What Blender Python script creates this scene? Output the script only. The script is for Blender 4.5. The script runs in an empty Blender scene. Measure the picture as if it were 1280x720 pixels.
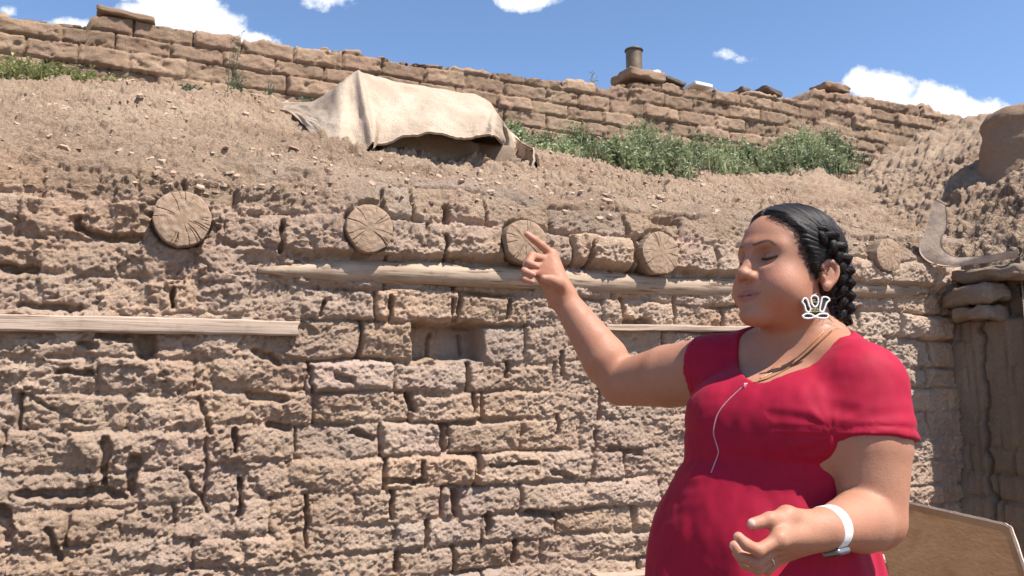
import bpy, math, random
import numpy as np
from mathutils import Vector, Matrix

random.seed(11)
RNG = np.random.default_rng(11)
SC = bpy.context.scene
COL = SC.collection
f32 = np.float32

# ------------------------------------------------------------------ camera geometry
F = 1005.0
CAMZ = 1.30
PITCH = math.atan(120 / F)
CP, SP = math.cos(PITCH), math.sin(PITCH)
CAM = np.array([0.0, 0.0, CAMZ])


def ray(px, py):
    x, y = (px - 640) / F, (360 - py) / F
    return np.array([x, CP - SP * y, SP + CP * y])


def at(px, py, Y):
    r = ray(px, py)
    return CAM + r * (Y / r[1])


WD = 3.1                                   # distance to the wall along the view axis
DV = np.array([0.9135, 0.4067, 0.0])       # along the wall, to the right
NV = np.array([0.4067, -0.9135, 0.0])      # out of the wall, to the viewer
P0 = np.array([0.0, WD, 0.0])
PB = 2.56                                  # the parapet stands this far behind the wall
S2 = 2.45                                  # where the side wall starts


def W(s, b, z):
    return P0 + DV * s - NV * b + np.array([0, 0, z])


def on_plane(px, py, b=0.0):
    """(s, z) where the ray through a pixel meets the vertical plane b behind the wall"""
    r = ray(px, py)
    k = (np.dot(P0 - CAM, NV) - b) / np.dot(r, NV)
    p = CAM + r * k
    return float(np.dot(p - P0, DV)), float(p[2])


# ------------------------------------------------------------------ noise
_perm = np.random.default_rng(3).permutation(256).astype(np.int32)
_perm = np.concatenate([_perm, _perm, _perm])
_g = np.random.default_rng(4).normal(size=(256, 3)).astype(f32)
_g /= np.linalg.norm(_g, axis=1, keepdims=True)


def perlin(x, y, z):
    x, y, z = np.broadcast_arrays(np.asarray(x, f32), np.asarray(y, f32), np.asarray(z, f32))
    xi, yi, zi = np.floor(x).astype(np.int32), np.floor(y).astype(np.int32), np.floor(z).astype(np.int32)
    xf, yf, zf = x - xi, y - yi, z - zi
    u, v, w = [t * t * t * (t * (t * 6 - 15) + 10) for t in (xf, yf, zf)]
    xi &= 255; yi &= 255; zi &= 255
    out = None

    def g(dx, dy, dz):
        h = _perm[_perm[_perm[xi + dx] + yi + dy] + zi + dz]
        return _g[h, 0] * (xf - dx) + _g[h, 1] * (yf - dy) + _g[h, 2] * (zf - dz)
    x00 = g(0, 0, 0); x00 += u * (g(1, 0, 0) - x00)
    x10 = g(0, 1, 0); x10 += u * (g(1, 1, 0) - x10)
    x00 += v * (x10 - x00)
    x01 = g(0, 0, 1); x01 += u * (g(1, 0, 1) - x01)
    x11 = g(0, 1, 1); x11 += u * (g(1, 1, 1) - x11)
    x01 += v * (x11 - x01)
    return (x00 + w * (x01 - x00)) * 1.5


def fbm(x, y, z, o=3, gain=.5, ridged=False):
    a, t, tot = 1.0, 0, 0
    for i in range(o):
        n = perlin(x + 17.3 * i, y + 9.1 * i, z + 4.7 * i)
        if ridged:
            n = 1 - 2 * np.abs(n)
        t = t + a * n
        tot += a
        a *= gain
        x, y, z = x * 2.03, y * 2.03, z * 2.03
    return t / tot


def _hash2(i, j, k):
    h = (i * 73856093) ^ (j * 19349663) ^ (k * 83492791)
    h = (h ^ (h >> 13)) * 1274126177
    return ((h ^ (h >> 16)) & 0xFFFF).astype(f32) / 65535.0


def worley(x, y, seed=0):
    """F1, F2 and the random number of the nearest cell"""
    xi, yi = np.floor(x).astype(np.int64), np.floor(y).astype(np.int64)
    f1 = np.full(x.shape, 9, f32); f2 = f1.copy(); idv = np.zeros(x.shape, f32)
    for dx in (-1, 0, 1):
        for dy in (-1, 0, 1):
            ci, cj = xi + dx, yi + dy
            px = ci + _hash2(ci, cj, np.int64(seed + 1)) - x
            py = cj + _hash2(ci, cj, np.int64(seed + 2)) - y
            d = np.sqrt(px * px + py * py).astype(f32)
            near = d < f1
            f2 = np.where(near, f1, np.minimum(f2, d))
            idv = np.where(near, _hash2(ci, cj, np.int64(seed + 3)), idv)
            f1 = np.where(near, d, f1)
    return f1, f2, idv


def sstep(a, b, x):
    t = np.clip((x - a) / (b - a), 0, 1)
    return t * t * (3 - 2 * t)


# ------------------------------------------------------------------ mesh and object helpers
def mesh_np(name, V, faces, mat, smooth=True, col=None, parent=None, fmat=None):
    """V (n,3); faces: list of int arrays (m,3) or (m,4) -> one mesh object"""
    V = np.asarray(V, f32)
    faces = [np.asarray(q, np.int32) for q in faces if len(q)]
    me = bpy.data.meshes.new(name)
    me.vertices.add(len(V))
    me.vertices.foreach_set('co', V.ravel())
    nl = sum(q.size for q in faces)
    nf = sum(len(q) for q in faces)
    me.loops.add(nl)
    me.polygons.add(nf)
    me.loops.foreach_set('vertex_index', np.concatenate([q.ravel() for q in faces]))
    st, o = [], 0
    for q in faces:
        st.append(o + np.arange(len(q), dtype=np.int32) * q.shape[1])
        o += q.size
    me.polygons.foreach_set('loop_start', np.concatenate(st))
    me.polygons.foreach_set('use_smooth', np.full(nf, smooth, bool))
    for m in (mat if isinstance(mat, (list, tuple)) else [mat]):
        me.materials.append(m)
    if fmat is not None:
        me.polygons.foreach_set('material_index', np.asarray(fmat, np.int32))
    me.update(calc_edges=True)
    me.validate()
    if col is not None:
        a = me.color_attributes.new('Col', 'FLOAT_COLOR', 'POINT')
        c = np.ones((len(V), 4), f32)
        c[:, :col.shape[1]] = col
        a.data.foreach_set('color', c.ravel())
    ob = bpy.data.objects.new(name, me)
    COL.objects.link(ob)
    if parent:
        ob.parent = parent
    return ob


def grid_faces(nv, nu):
    i = np.arange(nv * nu, dtype=np.int32).reshape(nv, nu)
    return np.stack([i[:-1, :-1], i[:-1, 1:], i[1:, 1:], i[1:, :-1]], -1).reshape(-1, 4)


class MB:
    """collects shapes into one mesh"""
    def __init__(self):
        self.v, self.f3, self.f4, self.c, self.n = [], [], [], [], 0

    def add(self, V, F4=(), F3=(), col=(1, 1, 1)):
        V = np.asarray(V, float)
        self.v.append(V)
        if len(F4): self.f4.append(np.asarray(F4, np.int32) + self.n)
        if len(F3): self.f3.append(np.asarray(F3, np.int32) + self.n)
        c = np.asarray(col, float)
        self.c.append(np.broadcast_to(c, (len(V), 3)))
        self.n += len(V)

    def tube(self, pts, rad, n=8, cap=True, flat=1.0, col=(1, 1, 1)):
        pts = np.asarray(pts, float)
        rad = np.broadcast_to(np.asarray(rad, float), (len(pts),))
        T = np.gradient(pts, axis=0)
        T /= np.linalg.norm(T, axis=1, keepdims=True) + 1e-9
        up = np.array([0, 0, 1.0]) if abs(T[0][2]) < .9 else np.array([1.0, 0, 0])
        A = np.cross(T[0], up); A /= np.linalg.norm(A)
        rows = []
        th = np.arange(n) * 2 * math.pi / n
        for k in range(len(pts)):
            A = A - T[k] * A.dot(T[k]); A /= np.linalg.norm(A) + 1e-9
            B = np.cross(T[k], A)
            rows.append(pts[k] + rad[k] * (np.cos(th)[:, None] * A + flat * np.sin(th)[:, None] * B))
        V = np.concatenate(rows)
        q = []
        for k in range(len(pts) - 1):
            for j in range(n):
                q.append((k * n + j, k * n + (j + 1) % n, (k + 1) * n + (j + 1) % n, (k + 1) * n + j))
        t = []
        if cap:
            V = np.concatenate([V, pts[:1], pts[-1:]])
            m = len(pts) * n
            for j in range(n):
                t.append((m, (j + 1) % n, j))
                t.append((m + 1, (len(pts) - 1) * n + j, (len(pts) - 1) * n + (j + 1) % n))
        self.add(V, q, t, col)

    def ball(self, c, r, n=6, col=(1, 1, 1), M=None):
        V, q, t = [], [], []
        r = np.broadcast_to(np.asarray(r, float), (3,))
        m = n * 2
        for i in range(1, n):
            a = math.pi * i / n
            for j in range(m):
                b = 2 * math.pi * j / m
                V.append((math.sin(a) * math.cos(b), math.sin(a) * math.sin(b), math.cos(a)))
        V += [(0, 0, 1), (0, 0, -1)]
        for i in range(n - 2):
            for j in range(m):
                q.append((i * m + j, (i + 1) * m + j, (i + 1) * m + (j + 1) % m, i * m + (j + 1) % m))
        for j in range(m):
            t.append((len(V) - 2, j, (j + 1) % m))
            t.append((len(V) - 1, (n - 2) * m + (j + 1) % m, (n - 2) * m + j))
        V = np.array(V) * r
        if M is not None:
            V = V @ np.asarray(M)
        self.add(V + np.asarray(c), q, t, col)

    def box(self, c, half, M=None, jit=0, col=(1, 1, 1), seg=1, round_=0.0):
        """box with the axes given by the rows of M; optionally subdivided, rounded and roughened"""
        n = seg + 1
        L = np.linspace(-1, 1, n)
        V, q = [], []
        for ax in range(3):
            for sg in (-1, 1):
                o = len(V)
                for a in L:
                    for b in L:
                        p = [0, 0, 0]
                        p[ax] = sg; p[(ax + 1) % 3] = a; p[(ax + 2) % 3] = b
                        V.append(p)
                for i in range(seg):
                    for j in range(seg):
                        w = (o + i * n + j, o + (i + 1) * n + j, o + (i + 1) * n + j + 1, o + i * n + j + 1)
                        q.append(w if sg > 0 else w[::-1])
        V = np.array(V, float)
        key = {}
        idx = []
        U = []
        for p in V:
            k = tuple(np.round(p, 5))
            if k not in key:
                key[k] = len(U); U.append(p)
            idx.append(key[k])
        U = np.array(U); q = np.array(idx)[np.array(q)]
        half = np.asarray(half, float)
        if round_:
            P = U * half
            inner = np.clip(P, -(half - round_), half - round_)
            dlt = P - inner
            l = np.linalg.norm(dlt, axis=1, keepdims=True)
            P = inner + dlt / np.maximum(l, 1e-9) * np.minimum(l, round_)
        else:
            P = U * half
        if jit:
            o = RNG.uniform(0, 50, 3)
            q1 = P * 14 + o
            P = P + jit * np.stack([fbm(q1[:, 0], q1[:, 1], q1[:, 2]), fbm(q1[:, 1], q1[:, 2], q1[:, 0] + 9),
                                    fbm(q1[:, 2], q1[:, 0], q1[:, 1] + 5)], 1) * 1.6
        if M is not None:
            P = P @ np.asarray(M)
        self.add(P + np.asarray(c), q, (), col)

    def build(self, name, mat, parent=None, smooth=True, usecol=False):
        F_ = []
        if self.f3: F_.append(np.concatenate(self.f3))
        if self.f4: F_.append(np.concatenate(self.f4))
        return mesh_np(name, np.concatenate(self.v), F_, mat, smooth, np.concatenate(self.c) if usecol else None, parent)


def tag(o, label=None, cat=None, group=None, kind=None):
    if label: o['label'] = label
    if cat: o['category'] = cat
    if group: o['group'] = group
    if kind: o['kind'] = kind
    return o


def catmull(P, n):
    P = np.asarray(P, float)
    Q = np.concatenate([2 * P[:1] - P[1:2], P, 2 * P[-1:] - P[-2:-1]])
    out = []
    t = np.linspace(0, len(P) - 1, n)
    for u in t:
        i = min(int(u), len(P) - 2)
        x = u - i
        a, b, c, d = Q[i], Q[i + 1], Q[i + 2], Q[i + 3]
        out.append(.5 * ((2 * b) + (c - a) * x + (2 * a - 5 * b + 4 * c - d) * x * x + (3 * b - a - 3 * c + d) * x ** 3))
    return np.array(out)


# ------------------------------------------------------------------ materials
class NT:
    def __init__(self, name):
        self.m = bpy.data.materials.new(name)
        self.m.use_nodes = True
        self.t = self.m.node_tree
        self.b = self.t.nodes['Principled BSDF']

    def n(self, kind, **kw):
        nd = self.t.nodes.new(kind)
        for k, v in kw.items():
            if k in nd.inputs.keys():
                nd.inputs[k].default_value = v
            else:
                setattr(nd, k, v)
        return nd

    def l(self, a, b):
        self.t.links.new(a, b)

    def noise(self, vec, scale, detail=4, rough=.6, dist=0):
        nd = self.n('ShaderNodeTexNoise')
        nd.inputs['Scale'].default_value = scale
        nd.inputs['Detail'].default_value = detail
        nd.inputs['Roughness'].default_value = rough
        nd.inputs['Distortion'].default_value = dist
        if vec is not None: self.l(vec, nd.inputs['Vector'])
        return nd.outputs[0]

    def ramp(self, fac, stops):
        nd = self.n('ShaderNodeValToRGB')
        e = nd.color_ramp.elements
        while len(e) < len(stops): e.new(.5)
        for el, (p, c) in zip(e, stops):
            el.position = p
            el.color = (*c, 1) if not isinstance(c, (int, float)) else (c, c, c, 1)
        self.l(fac, nd.inputs[0])
        return nd.outputs[0]

    def mix(self, fac, a, b, mode='MIX'):
        nd = self.n('ShaderNodeMix', data_type='RGBA', blend_type=mode)
        for s, v in ((0, fac), (6, a), (7, b)):
            if isinstance(v, (int, float)): nd.inputs[s].default_value = v
            elif isinstance(v, tuple): nd.inputs[s].default_value = (*v, 1)
            else: self.l(v, nd.inputs[s])
        return nd.outputs[2]

    def math(self, op, a, b=0.0):
        nd = self.n('ShaderNodeMath', operation=op)
        for s, v in ((0, a), (1, b)):
            if isinstance(v, (int, float)): nd.inputs[s].default_value = v
            else: self.l(v, nd.inputs[s])
        return nd.outputs[0]

    def obj(self):
        return self.n('ShaderNodeTexCoord').outputs['Object']

    def mapping(self, vec, scale=(1, 1, 1), rot=(0, 0, 0)):
        nd = self.n('ShaderNodeMapping')
        nd.inputs['Scale'].default_value = scale
        nd.inputs['Rotation'].default_value = rot
        self.l(vec, nd.inputs['Vector'])
        return nd.outputs[0]

    def bump(self, h, dist, strength=1.0):
        nd = self.n('ShaderNodeBump')
        nd.inputs['Distance'].default_value = dist
        nd.inputs['Strength'].default_value = strength
        self.l(h, nd.inputs['Height'])
        self.l(nd.outputs[0], self.b.inputs['Normal'])

    def base(self, v, rough=.8, spec=.3):
        if isinstance(v, tuple): self.b.inputs['Base Color'].default_value = (*v, 1)
        else: self.l(v, self.b.inputs['Base Color'])
        self.b.inputs['Roughness'].default_value = rough
        self.b.inputs['Specular IOR Level'].default_value = spec
        return self.m


def adobe_mat(name, dark, mid, light, pink, straw=1.0):
    t = NT(name)
    o = t.obj()
    c = t.ramp(t.noise(o, 1.7, 5, .6, .4), [(.3, dark), (.5, mid), (.72, light)])
    c = t.mix(t.ramp(t.noise(o, 3.1, 3, .6), [(.45, 0), (.68, .55)]), c, pink)
    # straw flecks and grains, a colour of their own
    fl = t.noise(t.mapping(o, (90, 90, 210), (.5, .3, .8)), 1, 3, .6)
    fl2 = t.noise(t.mapping(o, (220, 220, 80), (.2, .9, .3)), 1, 3, .6)
    c = t.mix(t.ramp(fl, [(.55, 0), (.68, .55 * straw)]), c, (.62, .48, .35))
    c = t.mix(t.ramp(fl2, [(.30, .34 * straw), (.43, 0)]), c, tuple(x * .55 for x in mid))
    c = t.mix(t.ramp(t.noise(o, 60, 4, .7), [(.3, .22), (.5, 0)]), c, tuple(x * .6 for x in dark))
    at_ = t.n('ShaderNodeAttribute', attribute_name='Col')
    c = t.mix(1.0, c, at_.outputs['Color'], 'MULTIPLY')
    h = t.math('ADD', t.math('ADD', fl, fl2), t.math('MULTIPLY', t.noise(o, 110, 5, .8), 2.6))
    t.bump(h, .006, 1.0)
    return t.base(c, .95, .1)


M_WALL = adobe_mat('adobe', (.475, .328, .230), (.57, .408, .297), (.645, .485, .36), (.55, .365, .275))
M_BANK = adobe_mat('slumped_earth', (.31, .212, .142), (.405, .288, .200), (.49, .36, .255), (.41, .27, .195), 1.0)
M_GROUND = adobe_mat('trodden_earth', (.20, .14, .10), (.25, .18, .13), (.29, .21, .155), (.24, .16, .12), .5)
M_PARA = adobe_mat('adobe_parapet', (.27, .175, .115), (.37, .25, .165), (.45, .315, .21), (.40, .25, .18), .8)
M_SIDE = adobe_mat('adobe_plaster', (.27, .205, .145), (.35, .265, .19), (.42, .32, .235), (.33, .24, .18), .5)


def plain(name, col, rough=.7, spec=.3, metal=0, bump=0, bscale=60, var=.15):
    t = NT(name)
    o = t.obj()
    c = t.mix(t.ramp(t.noise(o, bscale * .25, 5, .65), [(.3, 0), (.7, 1)]), tuple(x * (1 - var) for x in col), tuple(min(1, x * (1 + var)) for x in col))
    if bump: t.bump(t.noise(o, bscale, 5, .65), bump)
    t.b.inputs['Metallic'].default_value = metal
    return t.base(c, rough, spec)


def wood_mat(name, a, b, dark, axis_map, scale=1):
    t = NT(name)
    o = t.obj()
    m = t.mapping(o, axis_map)
    g = t.noise(m, 1 * scale, 6, .65, .6)
    c = t.ramp(g, [(.3, a), (.6, b)])
    k = t.noise(t.mapping(o, tuple(x * 1.7 for x in axis_map)), 1.3 * scale, 3, .5)
    c = t.mix(t.ramp(k, [(.34, .9), (.44, 0)]), c, dark)
    c = t.mix(t.ramp(t.noise(o, 28, 5, .7), [(.55, 0), (.75, .5)]), c, dark)
    c = t.mix(t.ramp(t.noise(o, 5, 4, .6), [(.5, 0), (.75, .5)]), c, (.46, .35, .26))
    t.bump(g, .004, .8)
    return t.base(c, .85, .15)


M_POLE = wood_mat('weathered_pole', (.25, .175, .12), (.40, .30, .215), (.13, .085, .055), (2.5, 40, 40))
M_PLANK = wood_mat('weathered_plank', (.32, .23, .17), (.46, .345, .265), (.20, .13, .09), (1.8, 60, 60))
M_BARK = plain('log_side', (.22, .16, .11), .9, .1, 0, .004, 40, .3)


def log_end_mat():
    t = NT('log_end_grain')
    o = t.obj()
    sep = t.n('ShaderNodeSeparateXYZ'); t.l(o, sep.inputs[0])
    x, z = sep.outputs[0], sep.outputs[2]
    r = t.math('SQRT', t.math('ADD', t.math('MULTIPLY', x, x), t.math('MULTIPLY', z, z)))
    r = t.math('ADD', r, t.math('MULTIPLY', t.noise(o, 18, 3, .5), .012))
    ring = t.math('ADD', .5, t.math('MULTIPLY', t.math('SINE', t.math('MULTIPLY', r, 700)), .28))
    ring2 = t.noise(t.mapping(o, (40, 40, 40)), 1, 3, .6)
    c = t.ramp(ring, [(.0, (.27, .172, .112)), (.9, (.345, .238, .162))])
    c = t.mix(t.ramp(ring2, [(.35, 0), (.75, .7)]), c, (.42, .305, .22))
    c = t.mix(t.ramp(t.noise(o, 14, 4, .7), [(.45, 0), (.7, .6)]), c, (.21, .145, .09))
    c = t.mix(t.ramp(r, [(.0, .6), (.03, .0)]), c, (.20, .13, .08))
    at_ = t.n('ShaderNodeAttribute', attribute_name='Col')
    c = t.mix(1.0, c, at_.outputs['Color'], 'MULTIPLY')
    t.bump(t.math('ADD', t.math('MULTIPLY', ring, .4), t.math('MULTIPLY', t.noise(o, 90, 4, .7), 2)), .0012, .6)
    return t.base(c, .9, .1)


M_END = log_end_mat()
M_RUST = plain('rusty_pipe', (.17, .125, .085), .6, .4, .5, .002, 50, .35)
M_RUSTCAP = plain('pipe_rim', (.10, .075, .055), .6, .4, .5, .002, 50, .3)
M_SHEET = plain('weathered_flashing', (.41, .31, .235), .75, .2, 0, .003, 45, .35)
M_WIRE = plain('rusted_wire', (.12, .085, .06), .6, .4, .6)
M_STONE = plain('pale_stone', (.55, .48, .42), .9, .2, 0, .004, 40, .15)
M_SLATE = plain('dark_slab', (.13, .105, .09), .8, .2, 0, .003, 40, .2)
M_METALP = plain('pale_sheet', (.62, .58, .54), .5, .4, 0, .001, 20, .1)
M_SLAB = adobe_mat('stone_slab', (.26, .19, .14), (.34, .26, .19), (.40, .31, .23), (.33, .23, .17), .4)


def attr_mat(name, rough=.7, spec=.3, trans=0.0, bump=0, bscale=80):
    t = NT(name)
    a = t.n('ShaderNodeAttribute', attribute_name='Col').outputs['Color']
    if bump: t.bump(t.noise(t.obj(), bscale, 4, .6), bump)
    m = t.base(a, rough, spec)
    if trans:
        t.b.inputs['Transmission Weight'].default_value = 0
        tr = t.n('ShaderNodeBsdfTranslucent')
        t.l(a, tr.inputs[0])
        ms = t.n('ShaderNodeMixShader'); ms.inputs[0].default_value = trans
        out = t.t.nodes['Material Output']
        t.l(t.b.outputs[0], ms.inputs[1]); t.l(tr.outputs[0], ms.inputs[2]); t.l(ms.outputs[0], out.inputs[0])
    return m


M_LEAF = attr_mat('leaf', .6, .25, .3)
M_CHIP = attr_mat('earth_chip', .95, .1, 0, .004, 120)


def ply_mat():
    t = NT('plywood')
    o = t.obj()
    g = t.noise(t.mapping(o, (1.2, 9, 9)), 1, 5, .6, 1.2)
    c = t.ramp(g, [(.3, (.36, .185, .08)), (.65, (.49, .275, .13))])
    c = t.mix(t.ramp(t.noise(o, 3.5, 4, .6), [(.5, 0), (.75, .6)]), c, (.30, .17, .085))
    t.bump(t.noise(t.mapping(o, (4, 80, 80)), 1, 4), .001)
    return t.base(c, .7, .2)


M_PLY = ply_mat()
M_PLYEDGE = plain('plywood_edge', (.62, .46, .34), .8, .2, 0, .002, 60, .2)


def burlap_mat():
    t = NT('burlap')
    o = t.obj()
    c = t.ramp(t.noise(o, 4, 5, .6), [(.3, (.33, .25, .18)), (.6, (.48, .38, .29)), (.8, (.55, .45, .355))])
    c = t.mix(t.ramp(t.noise(o, 110, 3, .7), [(.35, .5), (.55, 0)]), c, (.34, .24, .16))
    t.bump(t.math('ADD', t.noise(o, 160, 3, .6), t.noise(o, 25, 4, .6)), .006)
    return t.base(c, .95, .1)


M_BURLAP = burlap_mat()

# ------------------------------------------------------------------ the main wall and the earth slumped over it
ROWS_PX = [960, 900, 845, 790, 756, 720, 684, 649, 609, 569, 527, 489, 453, 403, 365, 326, 284, 243, 200, 150, 100]
ROWS_Z = np.array([on_plane(550, y)[1] for y in ROWS_PX])
ROWS_Z = np.concatenate([np.arange(ROWS_Z[0] - .113 * 8, ROWS_Z[0] - .02, .113), ROWS_Z])


def brick_field(s, h, rows, seed, Lmin=.25, Lmax=.36, warp=1.0):
    """brick coordinates: distances to the upright and level joints, random per brick, v in course"""
    rg = np.random.default_rng(seed)
    hw = h + warp * (.016 * perlin(s * 2.3, h * 2.3, seed) + .009 * perlin(s * 7, h * 7, seed + 3.3) + .005 * perlin(s * 21, h * 21, seed + 5.1))
    sw = s + warp * (.012 * perlin(s * 6, h * 6, seed + 8.1) + .006 * perlin(s * 19, h * 19, seed + 2.2))
    k = np.clip(np.searchsorted(rows, hw) - 1, 0, len(rows) - 2)
    lo, hi = rows[k], rows[k + 1]
    dy = np.minimum(hw - lo, hi - hw)
    v = (hw - lo) / (hi - lo)
    dx = np.zeros_like(s); rid = np.zeros_like(s); rid2 = np.zeros_like(s)
    for r in range(len(rows) - 1):
        m = k == r
        e = -4 + rg.uniform(0, .3) + np.cumsum(rg.uniform(Lmin, Lmax, 60))
        rn, rn2 = rg.uniform(-1, 1, 62), rg.uniform(-1, 1, 62)
        if not m.any(): continue
        q = sw[m]
        j = np.clip(np.searchsorted(e, q), 1, len(e) - 1)
        dx[m] = np.minimum(q - e[j - 1], e[j] - q)
        rid[m] = rn[j]; rid2[m] = rn2[j]
    return dx, dy, rid, rid2, v


# gaps and hollows read off the photograph as (pixel polyline, half width m, depth m)
GAPS = [([(97, 284), (119, 291), (134, 297), (175, 297)], .012, .05), ([(97, 272), (98, 286)], .010, .04),
        ([(0, 331), (41, 336)], .013, .05), ([(351, 281), (350, 314)], .009, .05), ([(231, 216), (231, 228)], .010, .04),
        ([(216, 362), (216, 384)], .008, .05), ([(20, 380), (100, 385)], .010, .03),
        ([(182, 418), (182, 440)], .030, .07), ([(122, 419), (168, 423)], .012, .05), ([(73, 464), (111, 466)], .010, .04),
        ([(27, 489), (60, 508), (107, 531)], .006, .014), ([(133, 553), (130, 602)], .014, .055), ([(169, 573), (164, 612)], .016, .05),
        ([(135, 612), (155, 622)], .012, .04), ([(27, 618), (80, 619), (129, 613)], .014, .055), ([(293, 538), (294, 564)], .009, .05),
        ([(300, 600), (298, 646)], .010, .055), ([(384, 622), (382, 684)], .009, .05), ([(389, 460), (389, 486)], .008, .045),
        ([(311, 494), (355, 499)], .014, .04), ([(338, 530), (362, 536)], .014, .04), ([(0, 640), (9, 668)], .022, .05),
        ([(60, 660), (75, 700)], .010, .03), ([(510, 495), (520, 511)], .014, .06), ([(593, 493), (593, 515)], .009, .045),
        ([(553, 533), (554, 562)], .016, .06), ([(600, 569), (600, 592)], .010, .055), ([(527, 578), (527, 600)], .008, .045),
        ([(484, 601), (529, 601)], .010, .05), ([(610, 583), (670, 578)], .007, .03), ([(698, 520), (698, 542)], .008, .045),
        ([(489, 613), (489, 647)], .009, .05), ([(568, 616), (570, 640)], .018, .06), ([(611, 646), (611, 668)], .014, .06),
        ([(533, 653), (533, 680)], .009, .045), ([(644, 680), (644, 702)], .012, .055), ([(494, 693), (494, 712)], .012, .05),
        ([(749, 484), (748, 524)], .009, .05), ([(745, 540), (736, 600)], .009, .035), ([(635, 453), (634, 472)], .009, .05),
        ([(487, 374), (486, 399)], .009, .055), ([(565, 376), (566, 402)], .007, .05), ([(402, 378), (400, 394)], .010, .05),
        ([(635, 377), (635, 396)], .007, .04), ([(553, 299), (553, 326)], .008, .055), ([(553, 266), (552, 284)], .012, .055),
        ([(728, 310), (727, 336)], .010, .055), ([(786, 312), (785, 344)], .010, .05), ([(812, 280), (840, 284)], .022, .05),
        ([(775, 375), (777, 405)], .012, .05), ([(778, 404), (806, 403)], .016, .055), ([(886, 317), (886, 338)], .008, .045),
        ([(549, 415), (545, 447)], .007, .05), ([(588, 418), (590, 440)], .009, .05), ([(473, 250), (473, 285)], .010, .035),
        ([(100, 430), (120, 433)], .010, .03), ([(230, 590), (260, 640)], .007, .02), ([(1105, 420), (1106, 445)], .009, .05),
        ([(1072, 385), (1073, 410)], .009, .045), ([(320, 440), (350, 452)], .014, .035), ([(250, 500), (262, 540)], .010, .03),
        ([(440, 540), (470, 548)], .010, .035), ([(420, 470), (440, 476)], .012, .035), ([(660, 640), (700, 644)], .010, .035),
        ([(690, 590), (715, 596)], .012, .035), ([(760, 560), (800, 566)], .012, .03), ([(700, 440), (702, 466)], .009, .045)]
GAPS = [([on_plane(*p) for p in g], w, d) for g, w, d in GAPS]
NICHE = [on_plane(*p) for p in ((515, 404), (606, 404), (606, 453), (515, 453))]
VIGAS = [((227, 276), .089), ((455, 291), .084), ((645, 306), .083), ((811, 320), .088), ((1092, 322), .080)]
VIGAS = [(on_plane(*p), r) for p, r in VIGAS]

_p = np.array([(0, 0), (.010, .04), (.045, .10), (.12, .15), (.3, .215), (.8, .40), (1.6, .70), (2.56, 1.0), (3.3, 1.04)])
_pa = np.concatenate([[0], np.cumsum(np.hypot(np.diff(_p[:, 0]), np.diff(_p[:, 1] * 1.2)))])
_pt = np.linspace(0, _pa[-1], 900)
PROF = np.stack([np.interp(_pt, _pa, _p[:, 0]), np.interp(_pt, _pa, _p[:, 1])], 1)
for _ in range(60):
    PROF[1:-1] = (PROF[:-2] + PROF[2:]) / 2
EDGE = .56 + CAMZ                 # height where the face turns over into the bank
_cr = [on_plane(x, y, PB) for x, y in ((-150, 95), (0, 104), (200, 112), (330, 130), (640, 185), (760, 205), (900, 205), (1070, 190), (1220, 168), (1400, 150))]
CR_S = np.array([c[0] for c in _cr]); CR_Z = np.array([c[1] for c in _cr]) - EDGE


def bank_z(s, b):
    return EDGE + np.interp(s, CR_S, CR_Z) * np.interp(b, PROF[:, 0], PROF[:, 1])


def gap_depth(s, h, wob=.006):
    out = np.zeros_like(s)
    sw = s + wob * fbm(s * 25, h * 25, 3.3, 2)
    hw = h + wob * fbm(s * 25, h * 25, 7.9, 2)
    for pts, w, d in GAPS:
        pa = np.array(pts)
        mn, mx = pa.min(0) - w - .05, pa.max(0) + w + .05
        m = (s > mn[0]) & (s < mx[0]) & (h > mn[1]) & (h < mx[1])
        if not m.any(): continue
        x, y = sw[m], hw[m]
        dist = np.full(x.shape, 9.0)
        for (ax, ay), (bx, by) in zip(pts[:-1], pts[1:]):
            ux, uy = bx - ax, by - ay
            t = np.clip(((x - ax) * ux + (y - ay) * uy) / (ux * ux + uy * uy + 1e-9), 0, 1)
            dist = np.minimum(dist, np.hypot(x - ax - t * ux, y - ay - t * uy))
        out[m] = np.maximum(out[m], d * (1 - sstep(w * .55, w * 1.25, dist)))
    return out


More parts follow.
